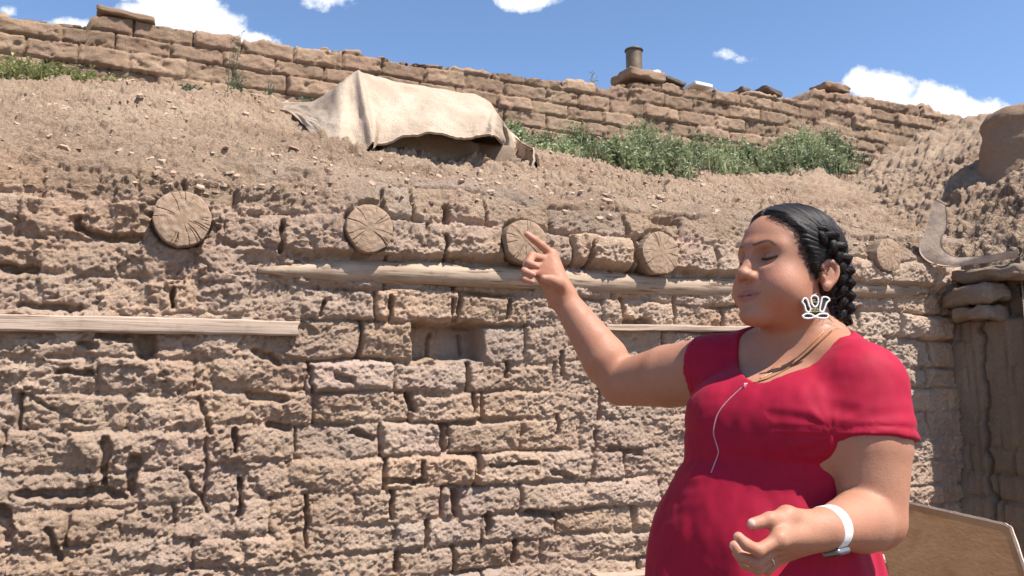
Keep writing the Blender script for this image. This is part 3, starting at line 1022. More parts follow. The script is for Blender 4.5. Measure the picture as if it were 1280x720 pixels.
# ------------------------------------------------------------------ cloth thrown over an adobe block
def cloth():
    cols = [((334, 133), (342, 131), (352, 129)), ((362, 141), (370, 136), (385, 128)), ((385, 160), (392, 143), (408, 122)),
            ((408, 184), (414, 152), (428, 104)), ((440, 187), (438, 145), (440, 91)), ((463, 185), (458, 140), (452, 92)),
            ((474, 181), (482, 142), (475, 97)), ((505, 171), (508, 140), (505, 104)), ((535, 165), (535, 138), (540, 109)),
            ((562, 170), (563, 145), (575, 115)), ((583, 172), (588, 146), (603, 121)), ((603, 168), (610, 148), (616, 134)),
            ((622, 172), (622, 160), (624, 148)), ((634, 190), (638, 178), (638, 166)), ((650, 196), (652, 182), (652, 176)),
            ((660, 216), (668, 198), (664, 184))]
    base = surf_hit(460, 192)
    Y0 = base[1]
    rows = [[], [], [], [], []]
    for k, (h, m, t) in enumerate(cols):
        hb = surf_hit(h[0], h[1] + 3)
        side = k < 2 or k > 13
        yh = hb[1] - (.26 if 0 < k < 3 else .08) if side or k < 3 or k > 12 else Y0 + .03 * (k - 5) - .16
        rise = .10 if side else .40
        ph = at(h[0], h[1], yh); pm = at(m[0], m[1], yh + rise * .28); pt = at(t[0], t[1], yh + rise)
        back = pt + np.array([.04, .30 if not side else .1, -.04]); bk2 = back + np.array([.02, .25, -.30 if not side else -.1])
        for r, p in zip(rows, (ph, pm, pt, back, bk2)): r.append(p)
    nu, nvv = 150, 90
    R5 = np.stack([catmull(np.array(r), nu) for r in rows])           # 5 x nu x 3
    G = np.stack([catmull(R5[:, j], nvv) for j in range(nu)], 1)      # nv x nu x 3
    u = np.linspace(0, 1, nu)[None] + 0 * G[..., 0]; v = np.linspace(0, 1, nvv)[:, None] + 0 * G[..., 0]
    dU = np.gradient(G, axis=1); dVv = np.gradient(G, axis=0)
    N = np.cross(dU, dVv); N /= np.linalg.norm(N, axis=-1, keepdims=True) + 1e-9
    if N[20, 75, 1] > 0: N = -N
    # the sharp fold under the peak, creases and a ragged hem
    fold = np.exp(-((u - .315 - .05 * (.5 - v)) / .016) ** 2) * sstep(.62, .3, v)
    D = .045 * fold - .02 * np.exp(-((u - .36) / .02) ** 2) * sstep(.5, .1, v)
    D += .022 * fbm(u * 7, v * 3, 2.2, 2) + .010 * fbm(u * 22 + v * 4, v * 8, 6.2, 3) + .003 * fbm(u * 70, v * 45, 3, 2)
    D += .018 * np.exp(-((u - .24) / .02) ** 2) * sstep(.5, .2, v)
    G = G + N * D[..., None]
    hem = sstep(.10, 0, v) * (.02 * fbm(u * 18, 0 * u, 4.4, 3))
    G[..., 2] += hem
    top = G.reshape(-1, 3); bot = (G - N * .012).reshape(-1, 3)
    q = grid_faces(nvv, nu); n = nvv * nu
    rim = []
    border = [j for j in range(nu)] + [i * nu + nu - 1 for i in range(1, nvv)] + [(nvv - 1) * nu + j for j in range(nu - 2, -1, -1)] + [i * nu for i in range(nvv - 2, 0, -1)]
    for a, b in zip(border, border[1:] + border[:1]):
        rim.append((a, b, b + n, a + n))
    o = mesh_np('burlap_cloth', np.concatenate([top, bot]), [q, q[:, ::-1] + n, rim], M_BURLAP)
    tag(o, 'dusty tan burlap sheet draped in a peak on the earth slope', 'cloth')
    # what holds it up
    def block(pxs, yo, half, name, label, rot=0, tilt=0):
        hb = surf_hit(*pxs)
        m = MB()
        x = DV * math.cos(rot) - NV * math.sin(rot); y = np.cross([0, 0, 1], x)
        m.box((0, 0, 0), half, np.array([x, y, [0, 0, 1]]), .012, seg=10, round_=.02)
        b_ = m.build(name, M_SLAB); b_.location = hb + np.array([0, yo, half[2] * .75])
        a = b_.data.color_attributes.new('Col', 'FLOAT_COLOR', 'POINT')
        a.data.foreach_set('color', np.ones(len(b_.data.vertices) * 4, f32))
        tag(b_, label, 'mud brick')
    block((522, 203), .17, (.27, .12, .095), 'mud_brick', 'big mud brick in the shade under the arched hem of the burlap', .12)
    block((607, 206), .19, (.12, .10, .085), 'mud_brick', 'smaller mud brick in the dark right end of the burlap', -.1)
    block((645, 212), .14, (.07, .06, .05), 'mud_brick', 'broken mud brick under the right tail of the burlap', .3)


cloth()


# ------------------------------------------------------------------ side wing: flashing, wire netting, slabs, mud stub
def flashing():
    # a bent sheet along the inner corner and then along the roof edge of the side wing
    out = [(1167, 248), (1157, 286), (1149, 312), (1161, 327), (1187, 333), (1230, 328), (1272, 321)]
    inn = [(1182, 256), (1184, 280), (1177, 300), (1181, 313), (1197, 321), (1232, 319), (1272, 312)]
    def pt(x, y):
        r = ray(x, y)
        k = (S2 - .085 - np.dot(CAM - P0, DV)) / np.dot(r, DV)
        return CAM + r * min(k, 3.955)
    A = catmull([pt(*p) for p in out], 90); B = catmull([pt(*p) for p in inn], 90)
    nv = 12
    G = []
    for i in range(nv):
        t = i / (nv - 1)
        G.append(A * (1 - t) + B * t + np.array([-.25, -.95, .1]) * (.004 * math.sin(t * math.pi)))
    G = np.array(G)
    G[..., 2] += .004 * perlin(G[..., 0] * 12, G[..., 1] * 12, 2)
    n = nv * 90
    q = grid_faces(nv, 90)
    top = G.reshape(-1, 3); bot = top + np.array([.05, .1, -.02]) * .12
    border = [j for j in range(90)] + [i * 90 + 89 for i in range(1, nv)] + [(nv - 1) * 90 + j for j in range(88, -1, -1)] + [i * 90 for i in range(nv - 2, 0, -1)]
    rim = [(a, b, b + n, a + n) for a, b in zip(border, border[1:] + border[:1])]
    o = mesh_np('metal_flashing', np.concatenate([top, bot]), [q, q[:, ::-1] + n, rim], M_SHEET)
    tag(o, 'bent pale flashing strip curling round the roof corner of the side wing', 'flashing')


flashing()


def netting():
    """chicken wire over the earth of the side wing"""
    m = MB()
    ks, na = KS, PSIDE.shape[1]
    cell = .030
    def P(e, a):
        # position on the displaced sheet
        j = int(np.clip((a - AEND) / .008, 0, na - 1))
        if e < .1: i = ks + int(e / .1 * 21)
        else: i = ks + 20 + int((e - .1) / 1.1 * 129)
        i = min(i, PSIDE.shape[0] - 1)
        return PSIDE[i, j] + np.array([-.006, -.004, .007])
    ne, nb = 26, 22
    for i in range(ne):
        for j in range(nb):
            e0 = .015 + i * cell * .87
            a0 = AEND + .01 + j * cell + (i % 2) * cell * .5
            if a0 > .12 + .18 * math.sin(i * .9) * .3: continue
            p = P(e0, a0)
            for de, da in ((cell * .58, 0), (-cell * .29, cell * .5), (-cell * .29, -cell * .5)):
                if e0 + de < 0.0: continue
                q = P(e0 + de, a0 + da)
                m.tube(np.array([p, (p + q) / 2 + np.array([0, 0, .001]), q]), .0013, 3, False)
    o = m.build('wire_netting', M_WIRE, None, False)
    tag(o, 'rusty chicken wire pinned over the roof earth of the side wing', 'wire netting')


netting()


def slab(px, py, halfpx, lift, label, tilt, seed):
    p = surf_hit(px, py, lift)
    k = F / p[1]
    vis = .62                                  # the side wall is seen at a slant
    m = MB()
    x = -NV * math.cos(tilt) + np.array([0, 0, math.sin(tilt)])
    zz = np.cross(x, -DV); zz = zz if zz[2] > 0 else -zz
    view = np.array([p[0], p[1], 0]) / math.hypot(p[0], p[1])
    fore = abs(np.cross(view, NV)[2])
    m.box((0, 0, 0), (halfpx[0] / k / max(fore, .3), .10, halfpx[1] / k), np.array([x, DV, zz]), .02, seg=9, round_=halfpx[1] / k * .7)
    o = m.build('stone_slab', M_SLAB); o.location = p
    a = o.data.color_attributes.new('Col', 'FLOAT_COLOR', 'POINT')
    a.data.foreach_set('color', np.ones(len(o.data.vertices) * 4, f32))
    tag(o, label, 'stone slab', 'slabs bedded under the edge of the side wing')


slab(1243, 343, (36, 9), .02, 'long dark slab right under the flashing of the side wing', .02, 1)
slab(1184, 358, (14, 13), .02, 'rounded stone in the corner below the bend of the flashing', .3, 2)
slab(1222, 370, (26, 11), .05, 'middle slab sticking out of the side wall, the palest of the stack', -.08, 3)
slab(1226, 392, (20, 8), .05, 'lowest slab of the stack in the side wall', .0, 4)


def stub():
    p = surf_hit(1290, 205)
    Y = p[1] + .16
    rows = []
    nth = 80
    c = at(1292, 190, Y)
    k = F / Y
    zt = at(1292, 138, Y)[2]
    r0 = 62 / k
    prof = [(.0, zt + .01), (.35, zt + .01), (.66, zt - .005), (.80, zt - .025), (.90, zt - .08), (.88, zt - .13), (.95, zt - .22), (.98, zt - .34), (1.12, zt - .5), (1.4, zt - .8)]
    pr = catmull(np.array(prof), 70)
    th = np.linspace(0, 2 * math.pi, nth, endpoint=False)
    V = []
    for a, z in pr:
        q = a * r0 * (1 + .07 * perlin(np.cos(th) * 1.5, np.sin(th) * 1.5, z * 4) + .05 * fbm(np.cos(th) * 5, np.sin(th) * 5, z * 14, 4, .6))
        V.append(np.stack([q * np.cos(th), q * np.sin(th), 0 * th + z - zt + .01 * perlin(np.cos(th) * 3, np.sin(th) * 3, a * 3)], 1))
    V = np.concatenate(V)
    qd = [(i * nth + j, i * nth + (j + 1) % nth, (i + 1) * nth + (j + 1) % nth, (i + 1) * nth + j) for i in range(69) for j in range(nth)]
    o = mesh_np('mud_chimney', V, [qd], M_PARA, True, np.ones((len(V), 3), f32))
    o.location = (c[0], c[1], zt)
    tag(o, 'rounded dark mud chimney stub on the side wing roof', 'mud chimney')


stub()


# ------------------------------------------------------------------ plywood sheet leaning in the corner
def plywood():
    a = at(1085, 616, 3.42); b = at(1263, 656, 3.05); c = at(1290, 735, 2.98)
    ed = (b - a) / np.linalg.norm(b - a)
    dn = c - b
    n = np.cross(ed, dn); n /= np.linalg.norm(n)
    if n[1] > 0: n = -n
    corner = b - ed * .018; corner2 = b + dn * .04
    L = np.linalg.norm(dn)
    low = dn / L * .62
    e = bpy.data.objects.new('plywood_board', None); COL.objects.link(e); e.location = a + low
    tag(e, 'brown plywood sheet leaning in the corner behind the elbow of the woman', 'plywood board')
    pts = [a, corner, corner2, b + low, a + low]
    th = .014
    m = MB()
    V = np.array([p + n * th / 2 for p in pts] + [p - n * th / 2 for p in pts]) - np.array(e.location)
    front = [(0, 1, 2), (0, 2, 3), (0, 3, 4)]
    back = [(5, 7, 6), (5, 8, 7), (5, 9, 8)]
    m.add(V, (), front + back)
    m.build('face', M_PLY, e, False)
    m2 = MB()
    V2 = np.array([p + n * (th / 2 + .0015) - n * 0 for p in pts] + [p - n * (th / 2 + .0015) for p in pts]) - np.array(e.location)
    cen = V2.mean(0)
    up = -dn / L
    for i, j in ((0, 1), (1, 2), (2, 3)):
        dirv = V2[j] - V2[i]
        outn = np.cross(dirv, n); outn /= np.linalg.norm(outn)
        if outn.dot(V2[i] - cen) < 0: outn = -outn
        seg = 24
        t = np.linspace(0, 1, seg)[:, None]
        jag = (.0025 * perlin(t[:, 0] * 30, 0 * t[:, 0], i + .5))[:, None] * outn
        r = [V2[i] + dirv * t - outn * .006 + 0 * jag, V2[i] + dirv * t + outn * .003 + jag, V2[i + 5] + dirv * t + outn * .003 + jag, V2[i + 5] + dirv * t - outn * .006]
        G = np.stack(r).reshape(-1, 3)
        m2.add(G, grid_faces(4, seg))
    m2.build('edge', M_PLYEDGE, e, False)


plywood()


# ------------------------------------------------------------------ loose flakes of earth
def flakes():
    m = MB()
    k0 = KW + 20
    nv, ns = PMAIN.shape[:2]
    cand = 0
    rg = np.random.default_rng(21)
    base = np.array([(math.cos(a), math.sin(a)) for a in np.arange(6) * math.pi / 3])
    while cand < 4200:
        i = rg.integers(k0, nv - 30); j = rg.integers(60, ns - 60)
        p = PMAIN[i, j]
        s, b = SMAIN[i, j], BMAIN[i, j]
        dens = .35 + .65 * (perlin(np.array([s * 1.3]), np.array([b * 1.3]), 7.7)[0] > -.1)
        if rg.uniform() > dens: continue
        cand += 1
        r = (.004 + .012 * rg.uniform() ** 3.0) * (1.0 + .25 * b)
        t = r * rg.uniform(.18, .45)
        out = base * (1 + rg.uniform(-.35, .35, (6, 1)))
        out[:, 0] *= rg.uniform(.8, 1.5)
        V = np.concatenate([np.c_[out * r, np.full(6, t)] * [.85, .85, 1], np.c_[out * r, np.full(6, -t)]])
        V[:6, 2] += rg.uniform(-.3, .3, 6) * t
        e = Matrix.Rotation(rg.uniform(0, 6.28), 3, 'Z')
        tl = Matrix.Rotation(rg.normal(.38, .35), 3, 'X') @ Matrix.Rotation(rg.normal(0, .3), 3, 'Y')
        V = V @ np.array(tl @ e).T
        f4 = [(q, (q + 1) % 6, 6 + (q + 1) % 6, 6 + q) for q in range(6)] + [(0, 5, 4, 3), (0, 3, 2, 1), (6, 7, 8, 9), (6, 9, 10, 11)]
        f4 = [(a, d, c, bb) for a, bb, c, d in f4]
        tone = rg.uniform(.85, 1.05)
        cc = np.array([(.41, .295, .21), (.44, .325, .235), (.41, .275, .20)][rg.integers(0, 3)]) * tone
        m.add(V + p + [0, 0, t * .3], f4, (), cc)
    o = m.build('earth_flakes', M_CHIP, None, False, True)
    tag(o, 'loose flakes and crumbs of dry earth strewn over the slope', 'earth flakes', None, 'stuff')


flakes()


# ------------------------------------------------------------------ plants
def bank_pt(s, b):
    return W(s, b, float(bank_z(np.array([s]), np.array([b]))[0]))


def blade(m, p, h, w, ang, bend, col, seg=4):
    d = np.array([math.cos(ang), math.sin(ang), 0]); sd = np.array([-d[1], d[0], 0])
    t = np.linspace(0, 1, seg + 1)
    c = p + d * (bend * h * t[:, None] ** 2) + np.array([0, 0, 1]) * (h * (t - .22 * abs(bend) * t ** 2))[:, None]
    wd = (w * (1 - t ** 2) + .0004)[:, None] * sd
    V = np.stack([c - wd, c + wd], 1).reshape(-1, 3)
    m.add(V, [(2 * i, 2 * i + 1, 2 * i + 3, 2 * i + 2) for i in range(seg)], (), col)


def leafy(m, p, h, rg, cols, lw=.011, n=None, lean=None):
    """an upright leafy stem"""
    a = rg.uniform(0, 6.28)
    d = np.array([math.cos(a), math.sin(a), 0]) * rg.uniform(.02, .30) * h if lean is None else lean
    t = np.linspace(0, 1, 6)
    c = p + d * t[:, None] ** 1.6 + np.array([0, 0, h]) * t[:, None]
    m.tube(c, .0025 * (1 - .6 * t), 3, False, col=cols[0] * .8)
    n = n or int(h * 70)
    for k in range(n):
        u = rg.uniform(.08, 1.0)
        q = p + d * u ** 1.6 + np.array([0, 0, h * u])
        an = rg.uniform(0, 6.28); el = rg.uniform(.0, 1.1)
        L = rg.uniform(.035, .085) * (1.15 - .6 * u)
        dr = np.array([math.cos(an) * math.cos(el), math.sin(an) * math.cos(el), math.sin(el)])
        sd = np.cross(dr, [0, 0, 1]); sd /= np.linalg.norm(sd) + 1e-6
        sd = sd * math.cos(.8) + np.cross(sd, dr) * rg.uniform(-.8, .8)
        w = lw * rg.uniform(.6, 1.2)
        mid = q + dr * L * .5 + [0, 0, .004]; tip = q + dr * L + np.array([0, 0, -.012])
        cc = cols[rg.integers(0, len(cols))] * rg.uniform(.7, 1.25)
        m.add([q, mid - sd * w, mid + sd * w, tip], [(0, 1, 3, 2)], (), cc)


GRASS = [np.array(c) for c in ((.21, .26, .12), (.28, .32, .18), (.36, .38, .24), (.17, .23, .11), (.42, .40, .25))]
YELL = [np.array(c) for c in ((.24, .27, .10), (.30, .30, .13), (.18, .215, .08), (.38, .33, .18))]


def grass_strip():
    rg = np.random.default_rng(5)
    m = MB()
    prof = [(625, 183, 36), (650, 183, 40), (690, 192, 30), (710, 198, 42), (760, 212, 72), (800, 214, 74), (840, 206, 60), (900, 200, 50), (960, 205, 52), (1020, 207, 55), (1066, 197, 34)]
    pa = np.array(prof, float)
    cnt = 0
    mounds = [(rg.uniform(626, 1066), rg.uniform(.08, .95), rg.uniform(.55, 1.15), rg.integers(0, 3)) for _ in range(72)]
    for px0, fb, hk, kind in mounds:
        wide = np.interp(px0, [624, 700, 760, 860, 1000, 1070], [.45, .5, 1.0, .8, .7, .4])
        bq0 = PB - .10 - fb * wide
        base = np.interp(px0, pa[:, 0], pa[:, 1]); hh = np.interp(px0, pa[:, 0], pa[:, 2])
        s0 = on_plane(px0, base - 10, bq0)[0]
        H0 = hh * .86 * hk / (F / bank_pt(s0, bq0)[1])
        pal = [GRASS[i_] * (1.0, .75, 1.3)[kind] for i_ in range(5)]
        for _ in range(34):
            r_ = abs(rg.normal(0, .55)); an = rg.uniform(0, 6.28)
            if r_ > 1.3: continue
            sq, bq = s0 + .24 * r_ * math.cos(an), min(bq0 + .15 * r_ * math.sin(an), PB - .05)
            p = bank_pt(sq, bq) - np.array([0, 0, .02])
            h = max(.06, H0 * (1.05 - .45 * r_) * rg.uniform(.65, 1.1))
            u = rg.uniform()
            if u < .72: leafy(m, p, h, rg, pal, (.013, .010, .007)[kind], int(14 + h * 46))
            if u > .45 or kind == 2:
                for q in range(3):
                    blade(m, p + rg.normal(0, .02, 3) * [1, 1, 0], h * rg.uniform(.6, 1.2), rg.uniform(.0022, .0045), rg.uniform(0, 6.28), rg.uniform(.05, .7), pal[rg.integers(0, 5)] * rg.uniform(.7, 1.3))
            if rg.uniform() < .10:      # dry stems
                blade(m, p, h * rg.uniform(1.0, 1.45), .0022, rg.uniform(0, 6.28), rg.uniform(.0, .35), np.array((.46, .38, .24)))
    o = m.build('grass', M_LEAF, None, True, True)
    tag(o, 'dense strip of grey green weeds and grass along the foot of the parapet', 'grass', None, 'stuff')


grass_strip()


def dry_grass():
    rg = np.random.default_rng(8)
    m = MB()
    for _ in range(620):
        px = rg.uniform(-60, 185)
        lim = np.interp(px, [-60, 20, 60, 110, 150, 185], [46, 46, 42, 32, 22, 8])
        py = np.interp(px, [-60, 0, 185], [98, 104, 110]) - rg.uniform(0, 1) ** .7 * lim * .3
        if perlin(np.array([px / 20.0]), 0, 1.2)[0] < -.25 and rg.uniform() < .7: continue
        p = surf_hit(px, py)
        if p is None or -(p - P0) @ NV > PB - .05: p = bank_pt(on_plane(px, 100, PB - .2)[0], PB - .08 - rg.uniform(0, .3))
        k = F / p[1]
        h = lim * rg.uniform(.35, 1.0) / k
        p = p - np.array([0, 0, .02])
        if rg.uniform() < .5: leafy(m, p, h, rg, YELL, .009, 12)
        for q in range(3):
            blade(m, p + rg.normal(0, .02, 3) * [1, 1, 0], h * rg.uniform(.5, 1.1), .0035, rg.uniform(0, 6.28), rg.uniform(.1, .8), YELL[rg.integers(0, 4)] * rg.uniform(.7, 1.2))
    o = m.build('grass', M_LEAF, None, True, True)
    tag(o, 'patch of yellowing grass at the left end of the parapet', 'grass', None, 'stuff')


dry_grass()


def weed(px, py, hpx, n, label, cols, spread=.5, lw=.006, b=None, seed=0, cat='weed'):
    rg = np.random.default_rng(100 + seed)
    p = surf_hit(px, py)
    if b is not None: 
        s, z = on_plane(px, py, b); p = W(s, b, z)
    elif p is None or -(p - P0) @ NV > PB - .05:
        p = bank_pt(on_plane(px, py, PB - .12)[0], PB - .12)
    h = hpx * p[1] / F
    m = MB()
    for k in range(n):
        a = rg.uniform(0, 6.28); sp = rg.uniform(0, spread) * h
        lean = np.array([math.cos(a), math.sin(a), 0]) * sp
        leafy(m, rg.normal(0, .015, 3) * [1, 1, 0] - [0, 0, .02], h * rg.uniform(.6, 1.0), rg, cols, lw, int(14 + 30 * h), lean)
        blade(m, np.zeros(3), h * rg.uniform(.4, .9), .003, a, rg.uniform(.1, .6), cols[0])
    o = m.build('weed', M_LEAF, None, True, True)
    o.location = p
    tag(o, label, cat)


FEATH = [np.array(c) for c in ((.15, .18, .11), (.19, .22, .14), (.13, .16, .095))]
weed(290, 128, 98, 5, 'tallest thin feathery weed, reaching above the left half of the parapet', FEATH, .10, .0035, None, 1)
weed(296, 128, 44, 9, 'bushy grey green weed at the foot of the tallest thin weed', FEATH, .35, .0045, None, 2)
weed(236, 122, 24, 14, 'low green tuft at the parapet foot left of the tallest weed', FEATH, .7, .006, None, 3)
weed(338, 126, 36, 5, 'thin weed at the parapet foot between the tallest weed and the burlap', FEATH, .25, .004, None, 4)
weed(388, 124, 28, 12, 'low leafy weed touching the left side of the burlap', FEATH, .8, .006, None, 5)
weed(742, 108, 26, 2, 'lone thin weed on top of the parapet left of the stovepipe', YELL, .15, .004, PB + .1, 6)
weed(683, 182, 36, 34, 'light green grass tuft just right of the burlap tail', [np.array(c) for c in ((.15, .18, .09), (.18, .20, .11), (.12, .15, .07))], .6, .004, None, 7, 'grass tuft')


# ------------------------------------------------------------------ the woman: bodies as smooth distance fields turned into one skin
class Prim:
    def __init__(self, fn, lo, hi, k=.01, sub=False):
        self.fn, self.lo, self.hi, self.k, self.sub = fn, np.asarray(lo, float), np.asarray(hi, float), k, sub


def cone(a, b, ra, rb, k=.01, sub=False):
    a, b = np.asarray(a, float), np.asarray(b, float)
    ab = b - a
    L2 = ab.dot(ab) + 1e-12

    def fn(x, y, z):
        px, py, pz = x - f32(a[0]), y - f32(a[1]), z - f32(a[2])
        t = np.clip((px * f32(ab[0]) + py * f32(ab[1]) + pz * f32(ab[2])) / f32(L2), 0, 1)
        dx, dy, dz = px - t * f32(ab[0]), py - t * f32(ab[1]), pz - t * f32(ab[2])
        return np.sqrt(dx * dx + dy * dy + dz * dz) - (f32(ra) + t * f32(rb - ra))
    r = max(ra, rb)
    return Prim(fn, np.minimum(a, b) - r, np.maximum(a, b) + r, k, sub)


def chain(pts, rad, k=.008):
    return [cone(pts[i], pts[i + 1], rad[i], rad[i + 1], k) for i in range(len(pts) - 1)]


def ell(c, r, M=None, k=.01, sub=False):
    c = np.asarray(c, float); r = np.asarray(r, float)
    M = np.eye(3) if M is None else np.asarray(M, float)      # rows: local axes

    def fn(x, y, z):
        px, py, pz = x - f32(c[0]), y - f32(c[1]), z - f32(c[2])
        k0 = 0; k1 = 0
        for i in range(3):
            q = (px * f32(M[i, 0]) + py * f32(M[i, 1]) + pz * f32(M[i, 2])) / f32(r[i])
            k0 = k0 + q * q
            k1 = k1 + (q / f32(r[i])) ** 2
        k0 = np.sqrt(k0); k1 = np.sqrt(k1) + f32(1e-6)
        return k0 * (k0 - 1) / k1
    ext = np.sqrt(((M * r[:, None]) ** 2).sum(0))
    return Prim(fn, c - ext, c + ext, k, sub)


def sph(c, r, k=.01, sub=False):
    return ell(c, (r, r, r), None, k, sub)


FAR = .08


class Field:
    def __init__(self, lo, hi, h):
        self.lo, self.h = np.asarray(lo, float), h
        n = np.ceil((np.asarray(hi) - self.lo) / h).astype(int) + 1
        self.n = n
        self.ax = [(self.lo[i] + np.arange(n[i]) * h).astype(f32) for i in range(3)]
        self.d = np.full(n, FAR, f32)

    def sl(self, p, m):
        a = np.clip(np.floor((p.lo - m - self.lo) / self.h).astype(int), 0, self.n)
        b = np.clip(np.ceil((p.hi + m - self.lo) / self.h).astype(int) + 1, 0, self.n)
        if (b <= a).any(): return None
        return tuple(slice(i, j) for i, j in zip(a, b))

    def xyz(self, s):
        return (self.ax[0][s[0]][:, None, None], self.ax[1][s[1]][None, :, None], self.ax[2][s[2]][None, None, :])

    def add(self, prims):
        for p in prims:
            s = self.sl(p, FAR if not p.sub else p.k + 2 * self.h)
            if s is None: continue
            q = p.fn(*self.xyz(s))
            cur = self.d[s]
            k = f32(p.k)
            if p.sub:
                q = -q
                hh = np.maximum(k - np.abs(cur - q), 0) / k
                self.d[s] = np.maximum(cur, q) + hh * hh * k * f32(.25)
            else:
                hh = np.maximum(k - np.abs(cur - q), 0) / k
                self.d[s] = np.minimum(cur, q) - hh * hh * k * f32(.25)
        return self

    def mesh(self):
        return surface_nets(self.d, self.lo, self.h)


def surface_nets(d, lo, h):
    ins = d < 0
    cnt = np.zeros(tuple(n - 1 for n in d.shape), np.int8)
    for a in (0, 1):
        for b in (0, 1):
            for c in (0, 1):
                cnt += ins[a:d.shape[0] - 1 + a, b:d.shape[1] - 1 + b, c:d.shape[2] - 1 + c]
    idx = np.argwhere((cnt > 0) & (cnt < 8))
    vid = np.full(cnt.shape, -1, np.int32)
    vid[idx[:, 0], idx[:, 1], idx[:, 2]] = np.arange(len(idx))
    corner = np.array([(a, b, c) for a in (0, 1) for b in (0, 1) for c in (0, 1)])
    val = np.stack([d[idx[:, 0] + a, idx[:, 1] + b, idx[:, 2] + c] for a, b, c in corner], 1)
    acc = np.zeros((len(idx), 3)); num = np.zeros(len(idx))
    for i in range(8):
        for j in range(i + 1, 8):
            if np.abs(corner[i] - corner[j]).sum() != 1: continue
            m = (val[:, i] < 0) != (val[:, j] < 0)
            t = np.where(m, val[:, i] / np.where(m, val[:, i] - val[:, j], 1), 0)
            p = corner[i] + t[:, None] * (corner[j] - corner[i])
            acc[m] += p[m]; num[m] += 1
    V = lo + (idx + acc / num[:, None]) * h
    Q = []
    for axis in range(3):
        o1, o2 = (axis + 1) % 3, (axis + 2) % 3
        s0 = [slice(None)] * 3; s1 = [slice(None)] * 3
        s0[axis] = slice(0, -1); s1[axis] = slice(1, None)
        A, B = ins[tuple(s0)], ins[tuple(s1)]
        e = np.argwhere(A != B)
        ok = (e[:, o1] >= 1) & (e[:, o2] >= 1) & (e[:, o1] < d.shape[o1] - 1) & (e[:, o2] < d.shape[o2] - 1)
        e = e[ok]
        fl = A[e[:, 0], e[:, 1], e[:, 2]]
        def c(d1, d2):
            t = e.copy(); t[:, o1] -= d1; t[:, o2] -= d2
            return vid[t[:, 0], t[:, 1], t[:, 2]]
        q = np.stack([c(1, 1), c(0, 1), c(0, 0), c(1, 0)], 1)
        q[~fl] = q[~fl][:, ::-1]
        Q.append(q)
    Q = np.concatenate(Q)
    Q = Q[(Q >= 0).all(1)]
    return V, Q


def vnormals(V, Q):
    n = np.cross(V[Q[:, 2]] - V[Q[:, 0]], V[Q[:, 3]] - V[Q[:, 1]])
    N = np.zeros_like(V)
    for i in range(4):
        np.add.at(N, Q[:, i], n)
    return N / (np.linalg.norm(N, axis=1, keepdims=True) + 1e-12)


def smooth_mesh(V, Q, it=2, lam=.5):
    E = np.concatenate([Q[:, [0, 1]], Q[:, [1, 2]], Q[:, [2, 3]], Q[:, [3, 0]]])
    n = len(V)
    deg = np.bincount(E.ravel(), minlength=n)[:, None]
    for _ in range(it):
        for l in (lam, -lam * 1.04):
            S = np.stack([np.bincount(E[:, 0], V[E[:, 1], i], n) + np.bincount(E[:, 1], V[E[:, 0], i], n) for i in range(3)], 1)
            V = V + l * (S / np.maximum(deg, 1) - V)
    return V


# ---- body frame
YAW = math.radians(45)
FB = np.array([-math.sin(YAW), -math.cos(YAW), 0])
LB = np.array([math.cos(YAW), -math.sin(YAW), 0])
UZ = np.array([0, 0, 1.0])
O = at(995, 458, 1.575)
MBODY = np.array([FB, LB, UZ])


def B(f, l, u):
    return O + FB * f + LB * l + UZ * u


# ---- head frame
HYAW = math.radians(66)
HP = math.radians(6)
_f0 = np.array([-math.sin(HYAW), -math.cos(HYAW), 0])
LH = np.array([math.cos(HYAW), -math.sin(HYAW), 0])
FH = _f0 * math.cos(HP) + UZ * math.sin(HP)
UH = np.cross(FH, LH); UH = UH if UH[2] > 0 else -UH
HC = at(988, 349, 1.56)
MHEAD = np.array([FH, LH, UH])
HS = 1.05


def H(f, l, u):
    return HC + (FH * f + LH * l + UH * u) * HS


def he(f, l, u, rf, rl, ru, k=.01, sub=False):
    return ell(H(f, l, u), np.array((rf, rl, ru)) * HS, MHEAD, k, sub)


def hc(a, b, ra, rb, k=.006, sub=False):
    return cone(H(*a), H(*b), ra * HS, rb * HS, k, sub)


SHL, SHR = at(1077, 482, 1.425), at(890, 462, 1.69)
ELL_, ELR = at(1092, 648, 1.385), at(777, 479, 1.90)
WRL, WRR = at(1030, 661, 1.28), at(702, 370, 1.93)

